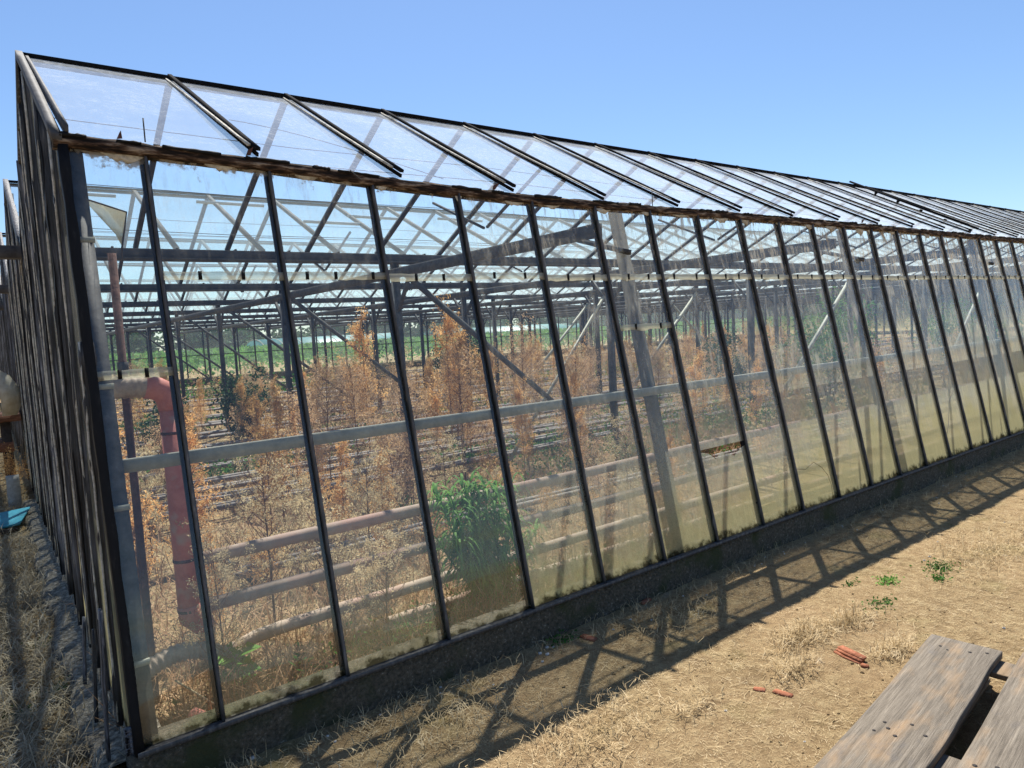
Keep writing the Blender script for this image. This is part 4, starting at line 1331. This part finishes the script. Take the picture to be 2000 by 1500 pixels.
# ------------------------------------------------------------------ loose ground cover outside
mb = MB()
n = 210000
X = -1.5 + RNG.random(n) ** 1.25 * 11; Y = -3.4 + RNG.random(n) * 3.35
k = (hnoise(X * 2.2, Y * 2.2) + .35 + RNG.normal(0, .3, n)) > 0
X, Y = X[k], Y[k]
blades(mb, X, Y, gz(X, Y) + RNG.uniform(-.002, .006, len(X)), .026, .0017, .12, 0)
n = 2400
X = -1.5 + RNG.random(n) ** 1.25 * 9; Y = -3.4 + RNG.random(n) * 3.35
blades(mb, X, Y, gz(X, Y) + RNG.uniform(0, .006, n), .075, .0017, .08, .02)
# raked-up clots of dead roots
for (cx, cy, rr, m_) in ((2.85, -.86, .10, 700), (3.15, -.93, .09, 500), (2.55, -1.0, .08, 300), (4.6, -.95, .25, 900), (5.2, -1.15, .3, 900), (3.0, -1.2, .07, 400), (2.0, -.9, .06, 120), (1.6, -.75, .2, 500), (1.2, -.35, .25, 700), (2.6, -.32, .2, 500)):
    blades(mb, cx + RNG.normal(0, rr, m_), cy + RNG.normal(0, rr * .45, m_), np.abs(RNG.normal(.004, .008, m_)), .05, .0024, .6, .1)
# tufts along the footing
n = 1800
X = .2 + RNG.random(n) ** 1.4 * 10; Y = -.05 - np.abs(RNG.normal(0, .10, n))
blades(mb, X, Y, gz(X, Y), .065, .0022, .7, .12)
o = mb.build('dry_grass', M['straw']); tag(o, 'short dry straw-coloured grass clippings scattered over the soil in front', 'dry grass', kind='stuff')
mb = MB()
n = 16000
X = .12 - np.abs(RNG.normal(0, .75, n)); Y = -.8 + RNG.random(n) ** 1.2 * 8
kk = ((X < .03) | ((X < .13) & (RNG.random(len(X)) < .55))) & ~((Y > 4.45) & (Y < 5.5)); X, Y = X[kk], Y[kk]; n = len(X)
for _ in range(1):
    blades(mb, X, Y, gz(X, Y) + RNG.uniform(0, .04, n), .17, .0034, .35, .16)
n = 14000
X = .12 - np.abs(RNG.normal(0, .5, n)); Y = -.6 + RNG.random(n) * 6
kk = (X < .06) | (RNG.random(n) < .3); X, Y = X[kk], Y[kk]; kk = ~((Y > 4.5) & (Y < 5.4) & (X < .1)); X, Y = X[kk], Y[kk]; n = len(X)
blades(mb, X, Y, gz(X, Y) + RNG.uniform(0, .02, n), .07, .003, .5, .1)
o = mb.build('matted_straw', M['straw_grey']); tag(o, 'matted long bleached straw heaped beside the gable footing', 'straw', kind='stuff')

def weedlet(x, y, r, n, mat, label, L=.02):
    t = thing('green_weed', label, 'weed', (x, y, float(gz(x, y))))
    mb = MB(); Pn = np.stack([RNG.normal(0, r, n), RNG.normal(0, r * .6, n), np.abs(RNG.normal(.006, .012, n))], 1)
    mb.leaves(Pn, L, L * .55, up=.3); mb.build('leaves', mat, t)
    st = MB()
    for q in range(6):
        a = random.uniform(0, 6.28); st.tube([(0, 0, 0), (math.cos(a) * r, math.sin(a) * r * .6, .012)], .0012, 3)
    st.build('stem', M['green'], t)
weedlet(3.79, -.81, .05, 110, M['green_blue'], 'blue-green rosette weed on the open soil right of the shadow')
weedlet(4.22, -.90, .06, 160, M['green'], 'bright green creeping weed farther right on the open soil')
weedlet(4.02, -.98, .035, 60, M['green'], 'tiny green weed below the bright creeping one')
weedlet(3.45, -.93, .06, 70, M['green'], 'sparse yellowish green weed on the open soil')
weedlet(3.62, -.69, .025, 30, M['green'], 'tiny sprig at the shadow edge')
weedlet(.13, .02, .05, 170, M['green'], 'bright green leafy weed outside the corner footing', .022)
weedlet(.02, 1.1, .05, 120, M['green'], 'green weed in the straw, midway along the gable')
weedlet(-.12, .95, .05, 110, M['green'], 'green weed in the straw near the left picture edge')
weedlet(.0, 1.75, .05, 90, M['green'], 'small green weed higher up in the straw')
weedlet(2.02, -.10, .05, 70, M['green'], 'dull green weed beside the terracotta shard in the shade')
weedlet(1.72, -1.40, .05, 120, M['green'], 'small green weed by the near end of the pallet')

def shard(x, y, L, w, h, rz, label, n=1, rx=.1):
    t = thing('terracotta_shard', label, 'tile fragment', (x, y, float(gz(x, y)) + h / 2), 'broken terracotta pieces on the soil')
    t.rotation_euler = (rx, 0, rz)
    for k in range(n):
        mb = MB()
        ring = [(-L / 2, -w / 2 * .8), (-L * .1, -w / 2), (L / 2, -w * .3), (L / 2 * .92, w / 2), (0, w / 2 * .9), (-L / 2 * .9, w / 2 * .7)]
        dz = k * h * .9
        q = len(ring)
        mb.add([(a_, b_ + k * w * .35, -h / 2 + dz) for a_, b_ in ring] + [(a_ * .96, b_ * .9 + k * w * .35, h / 2 + dz + random.uniform(-.002, .002)) for a_, b_ in ring], [tuple(range(q - 1, -1, -1)), tuple(range(q, 2 * q))] + [(j, (j + 1) % q, q + (j + 1) % q, q + j) for j in range(q)])
        o = mb.build('piece', M['terracotta'], t)
shard(2.13, -.165, .085, .038, .010, -1.41, 'orange terracotta shard in the shade left of the others')
shard(2.66, -.055, .085, .034, .010, .17, 'dull red terracotta shard against the footing')
shard(2.80, -1.10, .14, .034, .008, -1.86, 'stacked terracotta slivers beside the pallet', 3)
shard(2.765, -1.19, .03, .022, .012, -1.57, 'small square terracotta chip touching the stacked slivers')
shard(2.31, -.985, .048, .028, .007, -1.19, 'smallest terracotta chip in the sun')
shard(2.345, -1.07, .078, .032, .008, -1.45, 'flat pink terracotta shard in the sun')
def pebble(x, y, r, label):
    t = MB()
    n = 8
    V_ = []
    for i in range(5):
        ph = math.pi * (i + .5) / 5
        for j in range(n):
            a = 2 * math.pi * j / n
            V_.append((math.cos(a) * math.sin(ph) * r * random.uniform(.85, 1.15), math.sin(a) * math.sin(ph) * r * random.uniform(.8, 1.1), math.cos(ph) * r * .65))
    F_ = [(i * n + j, i * n + (j + 1) % n, (i + 1) * n + (j + 1) % n, (i + 1) * n + j) for i in range(4) for j in range(n)] + [tuple(range(n)), tuple(range(5 * n - 1, 4 * n - 1, -1))]
    t.add(V_, [f[::-1] for f in F_])
    o = t.build('pebble', M['stone'], None, True)
    o.location = (x, y, float(gz(x, y)) + r * .35)
    tag(o, label, 'pebble', 'pale pebbles on the soil')
pebble(.56, -.05, .011, 'round pale pebble at the bottom edge below the second glazing bar')
for (x, y) in ((1.86, -.12), (1.92, -.10), (1.88, -.15)): pebble(x, y, .011, 'whitish pebble in the group left of the orange shard in the shade')
for k in range(40):
    x = random.uniform(.8, 7)
    pebble(x, -.06 - abs(random.gauss(0, .12)), random.uniform(.004, .008), f'small pale pebble near the footing below the {NAMES[int(x / U) - 1]} glazing bar')
for k in range(14):
    x = random.uniform(1.6, 6)
    pebble(x, random.uniform(-1.6, -.7), random.uniform(.004, .009), f'small pale pebble on the sunlit soil facing the {NAMES[int(x / U) - 1]} glazing bar')

mb = MB()
for _ in range(2600):
    x = .2 + random.random() ** 1.2 * 8; y = -.06 - abs(random.random()) * 2.6
    if hnoise(x * 1.3, y * 1.3) < -.05: continue
    r0 = random.uniform(.002, .008) * (1.5 if random.random() < .06 else 1)
    c = np.array([x, y, float(gz(x, y)) + r0 * .2])
    o6 = [np.array(v) * r0 * random.uniform(.6, 1.3) for v in ((1, 0, 0), (0, 1, 0), (-1, 0, 0), (0, -1, 0), (0, 0, .8), (0, 0, -.8))]
    mb.add([c + v for v in o6], [(0, 1, 4), (1, 2, 4), (2, 3, 4), (3, 0, 4), (1, 0, 5), (2, 1, 5), (3, 2, 5), (0, 3, 5)])
o = mb.build('soil_clods', M['ground']); tag(o, 'small crumbs and clods of dry soil strewn over the open ground', 'soil clods', kind='stuff')

# ------------------------------------------------------------------ pallet
t_ = thing('pallet', 'weathered grey wooden pallet with broad deck boards', 'pallet', (2.99, -1.62, 0))
ang = math.atan2(.135, 1.10)
t_.rotation_euler = (0, 0, ang)
def board(name, x0, x1, y0, y1, z0, z1, mat, wav=.0, nails=(), cut=0.0):
    mb = MB()
    n = 24
    vs = []
    lng_x = (x1 - x0) > (y1 - y0)
    for i in range(n + 1):
        q = i / n
        if lng_x:
            x = x0 + (x1 - x0) * q
            dy0 = wav * (math.sin(q * 9) + .5 * math.sin(q * 23)); dy1 = wav * math.sin(q * 7 + 1)
            e = cut * (1 if i == n else 0)
            vs += [(x, y0 + dy0, z0), (x - e, y1 + dy1, z0), (x - e, y1 + dy1, z1), (x, y0 + dy0, z1)]
        else:
            y = y0 + (y1 - y0) * q
            vs += [(x0, y, z0), (x1, y, z0), (x1, y, z1), (x0, y, z1)]
    fs = [(0, 3, 2, 1), tuple(n * 4 + j for j in (0, 1, 2, 3))]
    for i in range(n):
        k = i * 4
        for j in range(4):
            fs.append((k + j, k + (j + 1) % 4, k + 4 + (j + 1) % 4, k + 4 + j) if lng_x else (k + j, k + 4 + j, k + 4 + (j + 1) % 4, k + (j + 1) % 4))
    if not lng_x: fs[0] = fs[0][::-1]; fs[1] = fs[1][::-1]
    mb.add(vs, fs)
    o = mb.build(name, mat, t_)
    bv = o.modifiers.new('bevel', 'BEVEL'); bv.width = .004; bv.segments = 2; bv.limit_method = 'ANGLE'
    if nails:
        for (x, y) in nails:
            m2 = MB()
            m2.tube([(x, y, z1 - .004), (x, y, z1 + .0012)], random.uniform(.0045, .008), 9)
            m2.build('nail_head', M['nail'], o)
    return o
board('deck_board', -1.55, .0, .0, .245, .11, .142, M['plank'], .004, [(-.09, .09), (-.10, .19), (-.06, .04), (-.12, .16), (-.80, .05), (-.83, .15), (-.86, .12), (-.87, .18), (-.76, .10), (-.80, .17)], cut=-.0)
board('deck_board', -1.55, .04, -.205, -.06, .11, .142, M['plank'], .003, [(-.84, -.15), (-.87, -.10), (-.05, -.1), (-.06, -.16)])
board('deck_board', -1.55, .03, -.44, -.25, .11, .142, M['plank'], .003, [(-.84, -.3), (-.05, -.3)])
board('deck_board', -1.55, .03, -.72, -.49, .11, .142, M['plank'], .003)
for xc in (-.07, -.86, -1.47):
    board('cross_board', xc - .07, xc + .055, -.76, .20, .085, .108, M['plank'])
    for yc in (-.66, -.28, .09):
        board('block', xc - .065, xc + .05, yc - .05, yc + .05, .022, .0835, M['wood_dark'])
for yc in (-.66, -.28, .09):
    board('bottom_board', -1.54, .0, yc - .05, yc + .05, .0, .02, M['plank'])

# ------------------------------------------------------------------ tell look-alikes apart by their order along the wall
by = {}
for o in S.objects:
    if o.parent is None and 'label' in o and o.get('category') in ('dead plant', 'pebble'):
        by.setdefault(o['label'], []).append(o)
ORD = ['first'] + NAMES[1:23]
for lb, os_ in by.items():
    if len(os_) > 1:
        # order seen from the camera, left to right
        def px(o):
            v = o.location - CP
            return v.dot(CX) / -v.dot(CZ)
        for k, o in enumerate(sorted(os_, key=px)):
            o['label'] = f"{lb}, {ORD[min(k, 22)]} from left"
